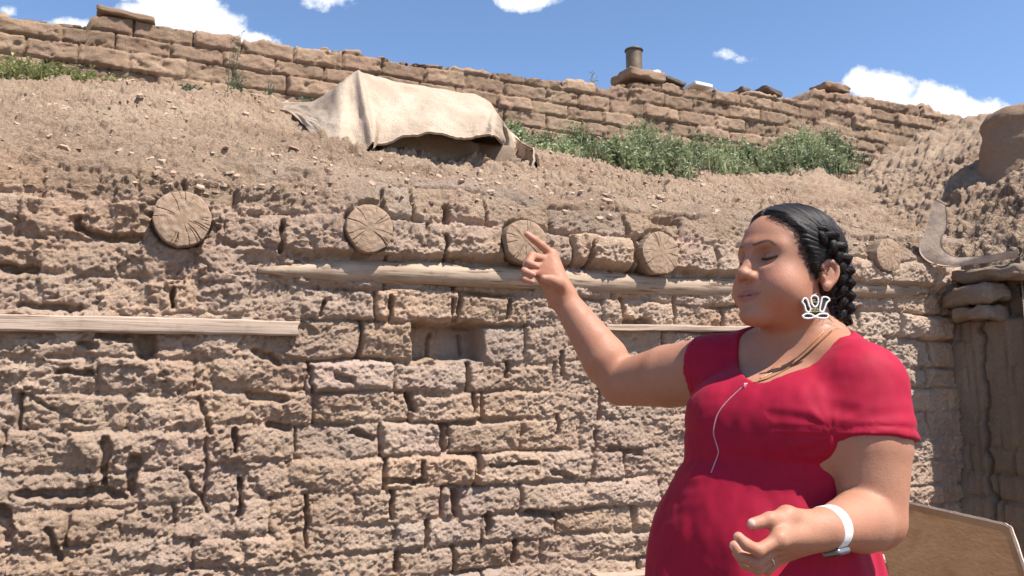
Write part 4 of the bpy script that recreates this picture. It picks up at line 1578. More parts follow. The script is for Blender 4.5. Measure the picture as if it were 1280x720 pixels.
cranium = [he(-.006, 0, .047, .099, .0765, .090, .01), he(.036, 0, .052, .052, .062, .058, .03)]
face0 = [he(.030, 0, -.006, .066, .067, .080, .03), he(.030, 0, -.045, .056, .057, .032, .03)]
neck = [cone(H(-.022, 0, -.045), B(-.035, .0, .045), .056, .066, .03), cone(B(-.035, 0, .05), B(-.05, 0, -.03), .07, .10, .04)]
face = [he(.058, .040, -.028, .030, .032, .034, .028), he(.058, -.040, -.028, .030, .032, .034, .028),   # cheeks
        he(.080, 0, -.080, .025, .028, .020, .022),                                                       # chin
        he(.012, 0, -.068, .050, .044, .022, .03),                                                        # under the chin
        he(.072, 0, -.046, .027, .036, .030, .02),                                                        # muzzle
        hc((.090, .010, .046), (.070, .046, .044), .009, .007, .018), hc((.090, -.010, .046), (.070, -.046, .044), .009, .007, .018),
        hc((.089, 0, .036), (.109, 0, -.004), .0070, .0095, .014),                                        # nose
        he(.1105, 0, -.009, .010, .011, .009, .008),
        he(.100, .0145, -.013, .011, .0075, .009, .007), he(.100, -.0145, -.013, .011, .0075, .009, .007),
        he(.094, .032, .026, .020, .020, .015, .014, True), he(.094, -.032, .026, .020, .020, .015, .014, True),   # sockets
        he(.0705, .0325, .0265, .0160, .0165, .0135, .006), he(.0705, -.0325, .0265, .0160, .0165, .0135, .006),   # lids
        he(.106, .0075, -.0215, .004, .0038, .003, .003, True), he(.106, -.0075, -.0215, .004, .0038, .003, .003, True),
        hc((.0985, .0045, -.0422), (.0835, .0300, -.0438), .0050, .0028, .006), hc((.0985, -.0045, -.0422), (.0835, -.0300, -.0438), .0050, .0028, .006),
        hc((.0972, .004, -.0525), (.0835, .0280, -.0455), .0064, .0028, .006), hc((.0972, -.004, -.0525), (.0835, -.0280, -.0455), .0064, .0028, .006),
        hc((.1015, -.010, -.0472), (.1015, .010, -.0472), .0012, .0012, .002, True), hc((.1015, .010, -.0472), (.0868, .0310, -.0440), .0012, .0012, .002, True), hc((.1015, -.010, -.0472), (.0868, -.0310, -.0440), .0012, .0012, .002, True),
        hc((.104, .032 - .015, .0225), (.0895, .032 + .016, .0215), .0012, .0010, .002, True)]


def ear(s):
    t = math.radians(20)
    ax = np.array([FH * math.cos(t) + LH * s * -math.sin(t), LH * s * math.cos(t) + FH * math.sin(t), UH])
    c = H(-.012, s * .080, -.001)
    P = lambda f, u, o=0: c + (ax[0] * f + UH * u + ax[1] * o) * .82
    rim = [P(.012, -.002), P(.014, .016), P(.006, .030), P(-.010, .032), P(-.020, .020), P(-.020, .002), P(-.012, -.014), P(-.002, -.024)]
    rim = catmull(np.array(rim), 15)
    out = [ell(c - ax[1] * .003, (.016, .006, .024), ax, .008)]
    out += [cone(rim[i], rim[i + 1], .0042, .0042, .004) for i in range(14)]
    out += [ell(P(.002, -.027, .0), (.0075, .005, .0085), ax, .006)]
    out += [ell(P(.001, .002, .009), (.008, .005, .013), ax, .004, True)]
    out += [ell(P(.012, -.006, .002), (.004, .005, .007), ax, .004)]
    return out


def arm(sh, el, wr, r):
    up = [cone(sh, sh + (el - sh) * .45, r[0], r[1], .03), cone(sh + (el - sh) * .45, el, r[1], r[2], .004)]
    fo = [cone(el, el + (wr - el) * .28, r[2] * .96, r[3], .009), cone(el + (wr - el) * .28, wr, r[3], r[4], .004)]
    return up, fo


upL, foL = arm(SHL, ELL_, WRL, (.064, .073, .052, .051, .0290))
upR, foR = arm(SHR, ELR, WRR, (.068, .069, .052, .055, .0305))

# hands
def PX(l):
    return [at(*p) for p in l]


LK = PX([(974, 674, 1.215), (970, 684, 1.232), (972, 691, 1.252), (977, 696, 1.272)])
handL = [cone(WRL, LK[0], .026, .0125, .012), cone(WRL, LK[1], .026, .0125, .012), cone(WRL, LK[2], .026, .012, .012), cone(WRL, LK[3], .025, .011, .012)]
LF = [PX([(974, 674, 1.215), (948, 688, 1.200), (933, 681, 1.198), (923, 671, 1.200)]),
      PX([(970, 684, 1.232), (945, 703, 1.216), (929, 696, 1.218), (918, 682, 1.224)]),
      PX([(972, 691, 1.252), (948, 711, 1.240), (932, 705, 1.244), (921, 691, 1.252)]),
      PX([(977, 696, 1.272), (959, 712, 1.264), (946, 709, 1.268), (936, 699, 1.276)])]
for p, r in zip(LF, ((.0100, .0092, .0083, .0072), (.0102, .0094, .0085, .0074), (.0098, .0090, .0082, .0072), (.0088, .0080, .0073, .0064))):
    handL += chain(p, r, .004)
LT = PX([(1012, 652, 1.272), (984, 646, 1.245), (962, 650, 1.228), (941, 655, 1.222)])
handL += [cone(WRL, LT[1], .022, .014, .014)] + chain(LT, (.017, .0135, .0110, .0088), .006)
handL += [cone(LT[1], LK[0], .012, .010, .014)]

RK = PX([(690, 318, 1.945), (684, 325, 1.94), (678, 333, 1.935), (673, 342, 1.93)])
handR = [cone(WRR, RK[0], .030, .0150, .014), cone(WRR, RK[1], .030, .0150, .014), cone(WRR, RK[2], .029, .0145, .014), cone(WRR, RK[3], .028, .013, .014)]
RF = [PX([(690, 318, 1.945), (677, 307, 1.930), (668, 300, 1.920), (659, 293, 1.915)]),
      PX([(684, 325, 1.94), (665, 320, 1.915), (661, 329, 1.893), (671, 333, 1.888)]),
      PX([(678, 333, 1.935), (659, 330, 1.912), (656, 339, 1.892), (666, 343, 1.888)]),
      PX([(673, 342, 1.93), (658, 341, 1.910), (656, 349, 1.893), (665, 352, 1.890)])]
for p, r in zip(RF, ((.0112, .0102, .0092, .0078), (.0112, .0104, .0094, .0080), (.0108, .0100, .009, .0078), (.0098, .0088, .008, .007))):
    handR += chain(p, r, .004)
RT = PX([(706, 364, 1.915), (697, 354, 1.885), (689, 350, 1.872), (680, 348, 1.868)])
handR += chain(RT, (.017, .0140, .0112, .0090), .008) + [cone(WRR, RT[1], .022, .013, .014)]

torso = [ell(B(-.015, -.012, -.10), (.108, .152, .175), MBODY, .04),
         cone(B(-.035, .045, .045), SHL + UZ * .004 - FB * .005, .042, .060, .05), cone(B(-.035, -.045, .045), SHR + UZ * .002 - FB * .005, .042, .058, .05),
         ell(B(.096, .078, -.100), (.078, .084, .080), MBODY, .05), ell(B(.095, -.088, -.105), (.076, .084, .080), MBODY, .06),
         ell(B(.085, 0, -.095), (.068, .09, .062), MBODY, .06),
         ell(B(.050, -.015, -.20), (.138, .158, .13), MBODY, .06), ell(B(.080, -.050, -.37), (.158, .180, .17), MBODY, .06),
         ell(B(.02, -.07, -.50), (.165, .190, .17), MBODY, .06)]
legs = []
for s in (-1, 1):
    hip, kn, an = B(-.01, s * .095 - .07, -.55), B(.01, s * .09 - .07, -.90), B(-.03, s * .085 - .07, -O[2] + .09)
    legs += [cone(hip, kn, .098, .062, .04), cone(kn, B(-.03, s * .088 - .07, -1.03), .060, .056, .03), cone(B(-.03, s * .088 - .07, -1.03), an, .056, .036, .03),
             cone(an, B(-.05, s * .085 - .07, -O[2] + .035), .036, .034, .02), cone(B(-.05, s * .085 - .07, -O[2] + .036), B(.10, s * .095 - .07, -O[2] + .028), .036, .028, .03)]

BODY = torso + neck + cranium + face0 + face + ear(1) + ear(-1) + upL + foL + upR + foR + handL + handR + legs


def box_of(prims, m=.02):
    return np.min([p.lo for p in prims], 0) - m, np.max([p.hi for p in prims], 0) + m


SKIN = np.array([.385, .192, .120])
regions = []
hb = box_of(face0 + face + cranium + ear(1) + ear(-1), .012)
lb = (box_of(handL, .01)[0], box_of(handL, .01)[1])
rb = box_of(handR, .01)
Vs, Qs, off = [], [], 0
for (lo, hi), h, it in ((hb, .0017, 1), (lb, .0017, 1), (rb, .0019, 1)):
    V, Q = Field(lo, hi, h).add(BODY).mesh()
    V = smooth_mesh(V, Q, it)
    Vs.append(V); Qs.append(Q + off); off += len(V)
lo, hi = box_of(BODY, .02)
V, Q = Field(lo, hi, .0055).add(BODY).mesh()
V = smooth_mesh(V, Q, 3)
cen = V[Q].mean(1)
keep = np.ones(len(Q), bool)
for (a, b) in (hb, lb, rb):
    keep &= ~((cen > a + .007) & (cen < b - .007)).all(1)
Vs.append(V); Qs.append(Q[keep] + off)
V = np.concatenate(Vs); Q = np.concatenate(Qs)
used = np.unique(Q)
mp = np.full(len(V), -1); mp[used] = np.arange(len(used))
V, Q = V[used], mp[Q]

# skin colours: lips, brows, lash line, nails, warmer finger ends
col = np.repeat(SKIN[None], len(V), 0)
q = (V - HC) @ MHEAD.T / HS


def paint(mask, c):
    global col
    col = col * (1 - mask[:, None]) + np.asarray(c) * mask[:, None]


inhead = (np.abs(q) < .14).all(1)
lipc = np.hypot((q[:, 1]) / .032, (q[:, 2] + .0480 - .09 * np.abs(q[:, 1])) / (.0115))
paint(inhead * (1 - sstep(.75, 1.1, lipc)) * (q[:, 0] > .07) * .8, (.33, .115, .095))
paint(inhead * (q[:, 0] > .05) * (1 - sstep(.0006, .0022, np.abs(q[:, 2] + .0474 - .11 * np.abs(q[:, 1])))) * (np.abs(q[:, 1]) < .032) * (q[:, 0] > .08) * .6, (.14, .05, .05))
al = np.abs(q[:, 1])
brow_u = .0455 + .006 * sstep(.014, .036, al) - .010 * sstep(.038, .054, al)
bm = (1 - sstep(.0006, .0034, np.abs(q[:, 2] - brow_u))) * sstep(.010, .015, al) * (1 - sstep(.046, .054, al))
paint(inhead * (q[:, 0] > .03) * bm * .75, (.045, .024, .016))
lash_u = .0225 - .0035 * ((al - .0325) / .017) ** 2 * -1
lm = (1 - sstep(.0014, .0036, np.abs(q[:, 2] - (.0195 + .0030 * ((al - .0325) / .016) ** 2)))) * (np.abs(al - .0335) < .0175)
lid_shade = np.exp(-(((al - .0325) / .017) ** 2 + ((q[:, 2] - .030) / .008) ** 2)) * (q[:, 0] > .05)
paint(inhead * lid_shade * .45, (.24, .11, .075))  # eye socket shading painted into the lid colour
paint(inhead * (q[:, 0] > .05) * lm * .92, (.022, .012, .010))
_ln = np.interp(q[:, 2], [-.10, -.07, -.045, -.02, .0, .015, .03, .045, .065, .085, .10, .13], [-.050, -.042, -.034, -.012, .024, .036, .045, .050, .058, .066, .075, .088])
_st = .62 + .45 * perlin(q[:, 2] * 420, q[:, 1] * 200, q[:, 0] * 60)
paint(inhead * (np.abs(q[:, 1]) > .02) * (np.abs(q[:, 1]) < .0775) * sstep(-.016, .002, _ln - q[:, 0]) * np.clip(_st, .15, 1) * (q[:, 2] > -.03) * .8, (.05, .03, .022))
blush = np.exp(-(((q[:, 0] - .07) / .03) ** 2 + ((al - .048) / .022) ** 2 + ((q[:, 2] + .018) / .022) ** 2))
paint(inhead * blush * .35, (.55, .235, .17))
for tips, r in ((LF + [LT], .013), (RF + [RT], .015)):
    for p in tips:
        dd = np.linalg.norm(V - p[-1], axis=1)
        paint(np.exp(-(dd / r) ** 2) * .5, (.56, .27, .20))
for p, vdir in ((LT, np.array([-.3, -.8, .5])),) + tuple((f, np.array([-.9, -.2, -.3])) for f in LF[:2]):
    d = p[-1] - p[-2]; d /= np.linalg.norm(d)
    c = p[-1] + d * .002 + vdir / np.linalg.norm(vdir) * .006
    paint((1 - sstep(.0045, .007, np.linalg.norm(V - c, axis=1))) * .7, (.72, .50, .43))


def skin_mat():
    t = NT('skin')
    a = t.n('ShaderNodeAttribute', attribute_name='Col').outputs['Color']
    o = t.obj()
    c = t.mix(t.ramp(t.noise(o, 16, 5, .65), [(.35, 0), (.7, .5)]), a, t.mix(1.0, a, (1.10, .80, .72), 'MULTIPLY'))
    c = t.mix(t.ramp(t.noise(o, 45, 4, .65), [(.45, 0), (.75, .45)]), c, t.mix(1.0, a, (.86, .76, .70), 'MULTIPLY'))
    c = t.mix(t.ramp(t.noise(o, 230, 3, .6), [(.60, 0), (.72, .28)]), c, t.mix(1.0, a, (.70, .55, .48), 'MULTIPLY'))
    c = t.mix(t.ramp(t.noise(o, 330, 2, .6), [(.30, .35), (.42, 0)]), c, t.mix(1.0, a, (1.15, 1.12, 1.1), 'MULTIPLY'))
    rgh = t.ramp(t.noise(o, 60, 4, .6), [(.3, .42), (.7, .66)])
    t.bump(t.math('ADD', t.noise(o, 420, 2, .6), t.math('MULTIPLY', t.noise(o, 110, 3, .6), .8)), .0009, .6)
    t.l(rgh, t.b.inputs['Roughness'])
    t.b.inputs['Subsurface Weight'].default_value = .08
    t.b.inputs['Subsurface Radius'].default_value = (1, .35, .2)
    t.b.inputs['Subsurface Scale'].default_value = .006
    return t.base(c, .55, .28)


person = mesh_np('person', V - O, [Q], skin_mat(), True, col)
person.location = O
tag(person, 'woman in a red dress raising her right arm to point at a log end', 'person')


def part(o, label=None):
    o.parent = person
    o.location = Vector(o.location) - Vector(O)
    return tag(o, label)


# ---- dress
def dress():
    hem = .55
    D = torso + [cone(B(.055, -.060, -.32), B(.03, -.085, -.95), .168, .262, .08),
                 ell(B(.060, -.068, -.44), (.182, .202, .2), MBODY, .06),
                 ell(B(.100, 0, -.110), (.070, .10, .060), MBODY, .07)]
    cutL = SHL + (ELL_ - SHL) * .43; aL = (ELL_ - SHL) / np.linalg.norm(ELL_ - SHL)
    cutR = SHR + (ELR - SHR) * .05; aR = (ELR - SHR) / np.linalg.norm(ELR - SHR)
    lo, hi = box_of(D, .03)
    hi = np.maximum(hi, np.maximum(SHL, SHR) + .10); lo = np.minimum(lo, np.minimum(np.minimum(SHL, SHR), cutR) - .10)
    hi[2] = max(SHL[2], SHR[2]) + .11
    lo[2] = hem - .02
    Fd = Field(lo, hi, .0042).add(D)
    Fd.d -= f32(.006)
    xs = Fd.xyz((slice(None),) * 3)
    # sleeves: the arm, a little loose, ending in a clean cuff
    for cut, a, sh, el, r in ((cutL, aL, SHL, ELL_, (.0720, .0830)), (cutR, aR, SHR, ELR, (.072, .073))):
        end = cut + a * .02
        p = cone(sh, end, r[0], r[1], .03)
        s = Fd.sl(p, .05)
        X = Fd.xyz(s)
        q = p.fn(*X)
        pl = (X[0] - f32(cut[0])) * f32(a[0]) + (X[1] - f32(cut[1])) * f32(a[1]) + (X[2] - f32(cut[2])) * f32(a[2])
        q = np.maximum(q, pl)
        cur = Fd.d[s]; k = f32(.022)
        hh = np.maximum(k - np.abs(cur - q), 0) / k
        Fd.d[s] = np.minimum(cur, q) - hh * hh * k * f32(.25)
    # scoop neck: an upright egg-shaped opening
    nf, nl = .045, .098
    c = B(.03, .006, 0)
    fx = (xs[0] - f32(c[0])) * f32(FB[0]) + (xs[1] - f32(c[1])) * f32(FB[1])
    lx = (xs[0] - f32(c[0])) * f32(LB[0]) + (xs[1] - f32(c[1])) * f32(LB[1])
    rf = np.where(fx > 0, f32(.122), f32(.105))
    e = (np.sqrt((fx / rf) ** 2 + (lx / (f32(.108) - f32(.35) * np.clip(fx, 0, .13))) ** 2) - 1) * f32(.10)
    e = np.maximum(e, f32(O[2] - .12) - xs[2])
    # keep the chest under the opening: only cut what lies outside the skin
    k = f32(.008)
    q = -e
    hh = np.maximum(k - np.abs(Fd.d - q), 0) / k
    Fd.d = np.maximum(Fd.d, q) + hh * hh * k * f32(.25)
    Fd.d = np.maximum(Fd.d, f32(hem) - xs[2] + 0 * Fd.d)
    V, Q = Fd.mesh()
    V = smooth_mesh(V, Q, 3)
    N = vnormals(V, Q)
    b = (V - O) @ MBODY.T
    f, l, u = b[:, 0], b[:, 1], b[:, 2]
    dp = np.zeros(len(V))
    # skirt folds from the waist seam
    ang = np.arctan2(l, f)
    low = sstep(-.22, -.55, u)
    dp += low * (.019 * np.sin(ang * 8 + 2.2 * perlin(ang * 1.2, u * 2, 1.0)) + .012 * perlin(ang * 5, u * 3, 4.0))
    # waist seam gathered under the bust
    seam = u + .178 - .012 * np.cos(l * 9)
    dp -= .005 * np.exp(-(seam / .014) ** 2)
    dp += .0025 * np.exp(-(np.minimum(seam, 0) / .05) ** 2) * (seam < 0) * perlin(ang * 9, u * 5, 2)
    # pull lines between bust and armpit, creases round the sleeves
    for s_, sh, a in ((1, SHL, aL), (-1, SHR, aR)):
        pit = sh - UZ * .075 + FB * .045 - LB * s_ * .012
        r = V - pit
        rr = np.linalg.norm(r, axis=1)
        an = np.arctan2(r @ UZ, r @ (LB * s_))
        dp += .0006 * sstep(.03, .06, rr) * np.exp(-((rr - .06) / .04) ** 2) * np.sin(an * 6 + 4 * perlin(rr * 14, an * 1.3, 2.0 + s_))
        t = (V - sh) @ a
        near = np.linalg.norm(V - sh, axis=1) < .18
        dp += near * .0035 * sstep(.02, .09, t) * perlin(t * 45, an * 2.0, 6.0 + s_)
        cuff = t - (.43 if s_ > 0 else .05) * np.linalg.norm((ELL_ if s_ > 0 else ELR) - sh) + .016
        dp -= near * (s_ * l > .17) * .0020 * np.exp(-(cuff / .0022) ** 2)
    side_ = sstep(.03, .12, np.abs(l)) * sstep(-.32, -.22, u) * sstep(-.03, -.10, u)
    dp += .0030 * side_ * perlin(u * 42 + np.abs(l) * 9, ang * 2.2, 3.0)
    dp += .0035 * sstep(-.20, -.28, u) * perlin(ang * 7 + u * 3, u * 6, 8.0)
    dp += .006 * perlin(f * 9 + u * 4, l * 9, u * 7) * sstep(.02, -.08, u)
    dp += .0022 * fbm(f * 26, l * 26, u * 18, 2)
    V = V + N * dp[:, None]
    t = NT('red_jersey')
    o = t.obj()
    c = t.mix(t.ramp(t.noise(o, 30, 4, .6), [(.3, 0), (.7, 1)]), (.295, .0025, .022), (.35, .0035, .029))
    t.bump(t.math('ADD', t.noise(o, 700, 2, .5), t.math('MULTIPLY', t.noise(o, 45, 3, .6), 1.0)), .0006, .5)
    t.b.inputs['Sheen Weight'].default_value = .04
    t.b.inputs['Sheen Roughness'].default_value = .4
    m = t.base(c, .72, .25)
    ob = mesh_np('dress', V - O, [Q], m)
    ob.parent = person
    return V, Q


DV_, DQ_ = dress()
from mathutils.bvhtree import BVHTree


def submesh(V, Q, lo, hi):
    c = V[Q].mean(1)
    Q = Q[((c > lo) & (c < hi)).all(1)]
    u = np.unique(Q); mp = np.full(len(V), -1); mp[u] = np.arange(len(u))
    return V[u], mp[Q]


_v, _q = submesh(DV_, DQ_, O - .5, O + .5)
_v2, _q2 = submesh(V, Q, O - np.array([.5, .5, .3]), O + np.array([.5, .5, .42]))
BD = BVHTree.FromPolygons(_v.tolist(), _q.tolist())
BS = BVHTree.FromPolygons(_v2.tolist(), _q2.tolist())


def cast(px, py, trees=(BD,), lift=.001):
    r = ray(px, py); r = r / np.linalg.norm(r)
    best = None
    for t in trees:
        h = t.ray_cast(Vector(CAM), Vector(r))
        if h[0] is not None and (best is None or h[3] < best): best = h[3]
    return CAM + r * (best - lift) if best else None


def tube_on(px, name, rad, mat, trees, lift, label=None, n=40, flat=1.0):
    P = catmull(np.array(px, float), n)
    pts = [cast(x, y, trees, lift) for x, y in P]
    pts = np.array([p for p in pts if p is not None])
    m = MB(); m.tube(pts - O, rad, 8, True, flat)
    o = m.build(name, mat); o.parent = person
    return o


M_ZIP = plain('zip', (.55, .26, .29), .45, .5, .3, .0008, 900, .2)
z = tube_on([(934, 479), (921, 490), (906, 505), (896, 520), (892, 540), (896, 556), (898, 566), (893, 580), (889, 591)], 'zip', .0013, M_ZIP, (BD,), .0012)
m = MB(); p = cast(931, 482, (BD,), .003)
m.box(p - O, (.0025, .0015, .0048), None, 0, seg=4, round_=.0015)
o = m.build('zip_pull', M_ZIP); o.parent = z
o.location = (0, 0, 0)
M_CORD = plain('necklace_cord', (.19, .085, .035), .6, .3, 0, .0006, 500, .3)
M_GOLD = plain('necklace_chain', (.55, .33, .14), .4, .5, .6, .0006, 500, .3)
tube_on([(1040, 413), (1024, 428), (1006, 444), (985, 460), (962, 472), (944, 478)], 'necklace', .0014, M_CORD, (BS, BD), .003)
tube_on([(1030, 414), (1014, 430), (996, 446), (974, 461), (950, 473)], 'necklace', .0009, M_GOLD, (BS, BD), .0025)

# ---- hair: a cap combed back to the braid, standing just off the scalp
HAIRC = np.array([.0120, .0082, .0068])


def hair_mat():
    t = NT('hair')
    o = t.obj()
    a = t.n('ShaderNodeAttribute', attribute_name='Col').outputs['Color']
    t.b.inputs['Anisotropic'].default_value = .5
    t.bump(t.noise(o, 500, 2, .5), .0006, .6)
    return t.base(a, .56, .25)


M_HAIR = hair_mat()
BRAID0 = H(-.050, .070, .050)


def hair():
    lo, hi = box_of(cranium, .03)
    lo[2] -= .10
    base = cranium + face0[:1] + [cone(H(-.024, 0, -.02), H(-.034, 0, -.085), .060, .052, .03)]
    Fh = Field(lo, hi, .0018).add(base)
    X = Fh.xyz((slice(None),) * 3)
    qx = [((X[0] - f32(HC[0])) * f32(MHEAD[i, 0]) + (X[1] - f32(HC[1])) * f32(MHEAD[i, 1]) + (X[2] - f32(HC[2])) * f32(MHEAD[i, 2])) / f32(HS) for i in range(3)]
    f, l, u = qx
    line = np.interp(u, [-.10, -.07, -.045, -.02, .0, .015, .03, .045, .065, .085, .10, .13], [-.050, -.042, -.034, -.012, .024, .036, .045, .050, .058, .066, .075, .088]).astype(f32)
    line = line + .004 * np.cos(l * 40) + f32(.003) * np.sin(u * 160)
    ins = line - f
    t = np.clip(ins / .016, 0, 1)
    off = .0105 * t * t * (3 - 2 * t) - .003
    Fh.d = Fh.d - off.astype(f32)
    Fh.d = np.maximum(Fh.d, (-.078 - u).astype(f32) + 0 * Fh.d)
    Fh.d = np.maximum(Fh.d, (-ins - .004).astype(f32) + 0 * Fh.d)
    Fh.add([he(-.012, s_ * .088, 0, .024, .022, .029, .006, True) for s_ in (1, -1)])
    V, Q = Fh.mesh()
    V = smooth_mesh(V, Q, 1)
    N = vnormals(V, Q)
    b = (V - HC) @ MHEAD.T / HS
    # combed grooves running from parting and hairline to the start of the braid on each side
    def groove(pole):
        r = b - pole
        e1 = np.array([.15, .9, -.1]) * np.sign(pole[1]); e1 = e1 / np.linalg.norm(e1)
        e2 = np.cross(e1, [1, 0, 0]); e2 /= np.linalg.norm(e2); e3 = np.cross(e1, e2)
        an = np.arctan2(r @ e2, r @ e3); rr = np.linalg.norm(r, axis=1)
        return (.0016 * perlin(an * 16, rr * 8, pole[1] * 30) + .0012 * perlin(an * 40, rr * 10, 3.0 + pole[1]) + .0007 * perlin(an * 95, rr * 10, 9.0)), an, rr
    gl, al_, rl = groove(np.array([-.052, .070, .045])); gr, ar_, rr_ = groove(np.array([-.052, -.070, .045]))
    g = np.where(b[:, 1] > 0, gl, gr)
    an = np.where(b[:, 1] > 0, al_, ar_)
    part_ = np.exp(-(b[:, 1] / .003) ** 2) * sstep(-.04, 0, b[:, 0])
    V = V + N * (g - .0035 * part_)[:, None]
    st = .75 + 1.0 * np.clip(perlin(an * 40, rl * 6, 3.0) + .6 * perlin(an * 110, rl * 5, 7.0), -.7, 1)
    c = HAIRC * st[:, None]
    c = c * (1 - part_[:, None] * .5) + np.array([.22, .12, .085]) * part_[:, None] * .5
    o = mesh_np('hair', V - O, [Q], M_HAIR, True, c)
    o.parent = person
    return o


HAIR = hair()


def braid():
    path = [(1010, 283, 1.498), (1022, 290, 1.490), (1035, 299, 1.487), (1045, 312, 1.494), (1051, 329, 1.508), (1053, 348, 1.522), (1054, 366, 1.532), (1054, 384, 1.541), (1052, 401, 1.550), (1047, 413, 1.565)]
    P = catmull(np.array([at(*p) for p in path]), 160)
    T = np.gradient(P, axis=0); T /= np.linalg.norm(T, axis=1, keepdims=True)
    out = np.tile(np.array([.25, -.95, .1]), (160, 1))
    A = np.cross(T, out); A /= np.linalg.norm(A, axis=1, keepdims=True)
    C = np.cross(A, T)
    s = np.concatenate([[0], np.cumsum(np.linalg.norm(np.diff(P, axis=0), axis=1))])
    w = np.interp(s / s[-1], [0, .12, .5, .85, 1], [.3, .7, .88, .8, .6])
    m = MB()
    rg = np.random.default_rng(2)
    for k in range(3):
        ph = s * 2 * math.pi / .072 + k * 2 * math.pi / 3
        c = P + A * (np.sin(ph) * .0165 * w)[:, None] + C * (np.sin(2 * ph) * .0085 * w)[:, None]
        m.tube(c - O, .0118 * w, 14, True, .85, HAIRC * .7)
        V = m.v[-1]
        for q in range(60):               # single strands lying on the plait
            a = rg.uniform(0, 6.28); a2 = a + rg.uniform(-.5, .5)
            aa = np.linspace(a, a2 + 1.2, 160)
            r = .0115 * w + rg.uniform(-.0004, .0012)
            i0 = rg.integers(0, 60); i1 = rg.integers(100, 160)
            m.tube((c + A * (np.cos(aa) * r)[:, None] + C * (np.sin(aa) * r)[:, None] - O)[i0:i1:3], .0007, 3, False, 1, HAIRC * rg.uniform(.4, 4.0))
    o = m.build('braid', M_HAIR, None, True, True)
    o.parent = HAIR
    return o


braid()


def flyaways():
    rg = np.random.default_rng(3)
    m = MB()
    for k in range(0):
        p = np.array([1032 + rg.uniform(-14, 20), 408 + rg.uniform(-6, 8)])
        c = at(p[0], p[1], 1.50)
        d = np.array([rg.uniform(-.6, .6), rg.uniform(-.3, .3), rg.uniform(-1, -.2)]) * .018
        m.tube(np.array([c, c + d * .5 + [0, 0, .002], c + d]) - O, .00025, 3, False, 1, HAIRC * 1.5)
    # fine hairs lying over the hairline and along the combed cap
    for k in range(260):
        u = rg.uniform(-.01, .118); l = .078 * rg.uniform(.75 if u < .075 else .15, 1)
        f = np.interp(u, [-.02, .0, .015, .03, .045, .065, .085, .10, .13], [-.012, .024, .036, .045, .050, .058, .066, .075, .088]) + rg.uniform(-.010, .003)
        c = H(f, l, u)
        hit = BS.find_nearest(Vector(c))
        if hit[0] is None: continue
        h = np.array(hit[0]); n = np.array(hit[1])
        tgt = BRAID0 + UH * rg.uniform(-.03, .02)
        pts = [h + n * .0003]
        d = (tgt - h) / np.linalg.norm(tgt - h)
        for st in range(1, 5):
            g = h + d * (rg.uniform(.007, .010) * st) + UH * .001 * rg.normal()
            near = BS.find_nearest(Vector(g))
            pts.append(np.array(near[0]) + np.array(near[1]) * (.0004 + .0018 * st))
        m.tube(np.array(pts) - O,   .00034, 3, False, 1, HAIRC * rg.uniform(.8, 2.2))
    for k in range(70):
        p0 = at(rg.uniform(1015, 1066), rg.uniform(262, 405), 1.50)
        hit = BS.find_nearest(Vector(p0))
        b0 = p0 if p0[2] < HC[2] else np.array(hit[0]) + np.array(hit[1]) * .008
        if p0[2] < HC[2]: b0 = at(1050 + rg.uniform(-8, 9), 340 + rg.uniform(0, 62), 1.505)
        d = np.array([rg.normal(.2, .5), rg.normal(-.2, .3), rg.normal(.1, .6)]); d /= np.linalg.norm(d)
        L = rg.uniform(.008, .022)
        m.tube(np.array([b0, b0 + d * L * .5, b0 + d * L - UZ * .004]) - O, .00032, 3, False, 1, HAIRC * 1.6)
    o = m.build('loose_strands', M_HAIR, None, True, True)
    o.parent = HAIR


flyaways()


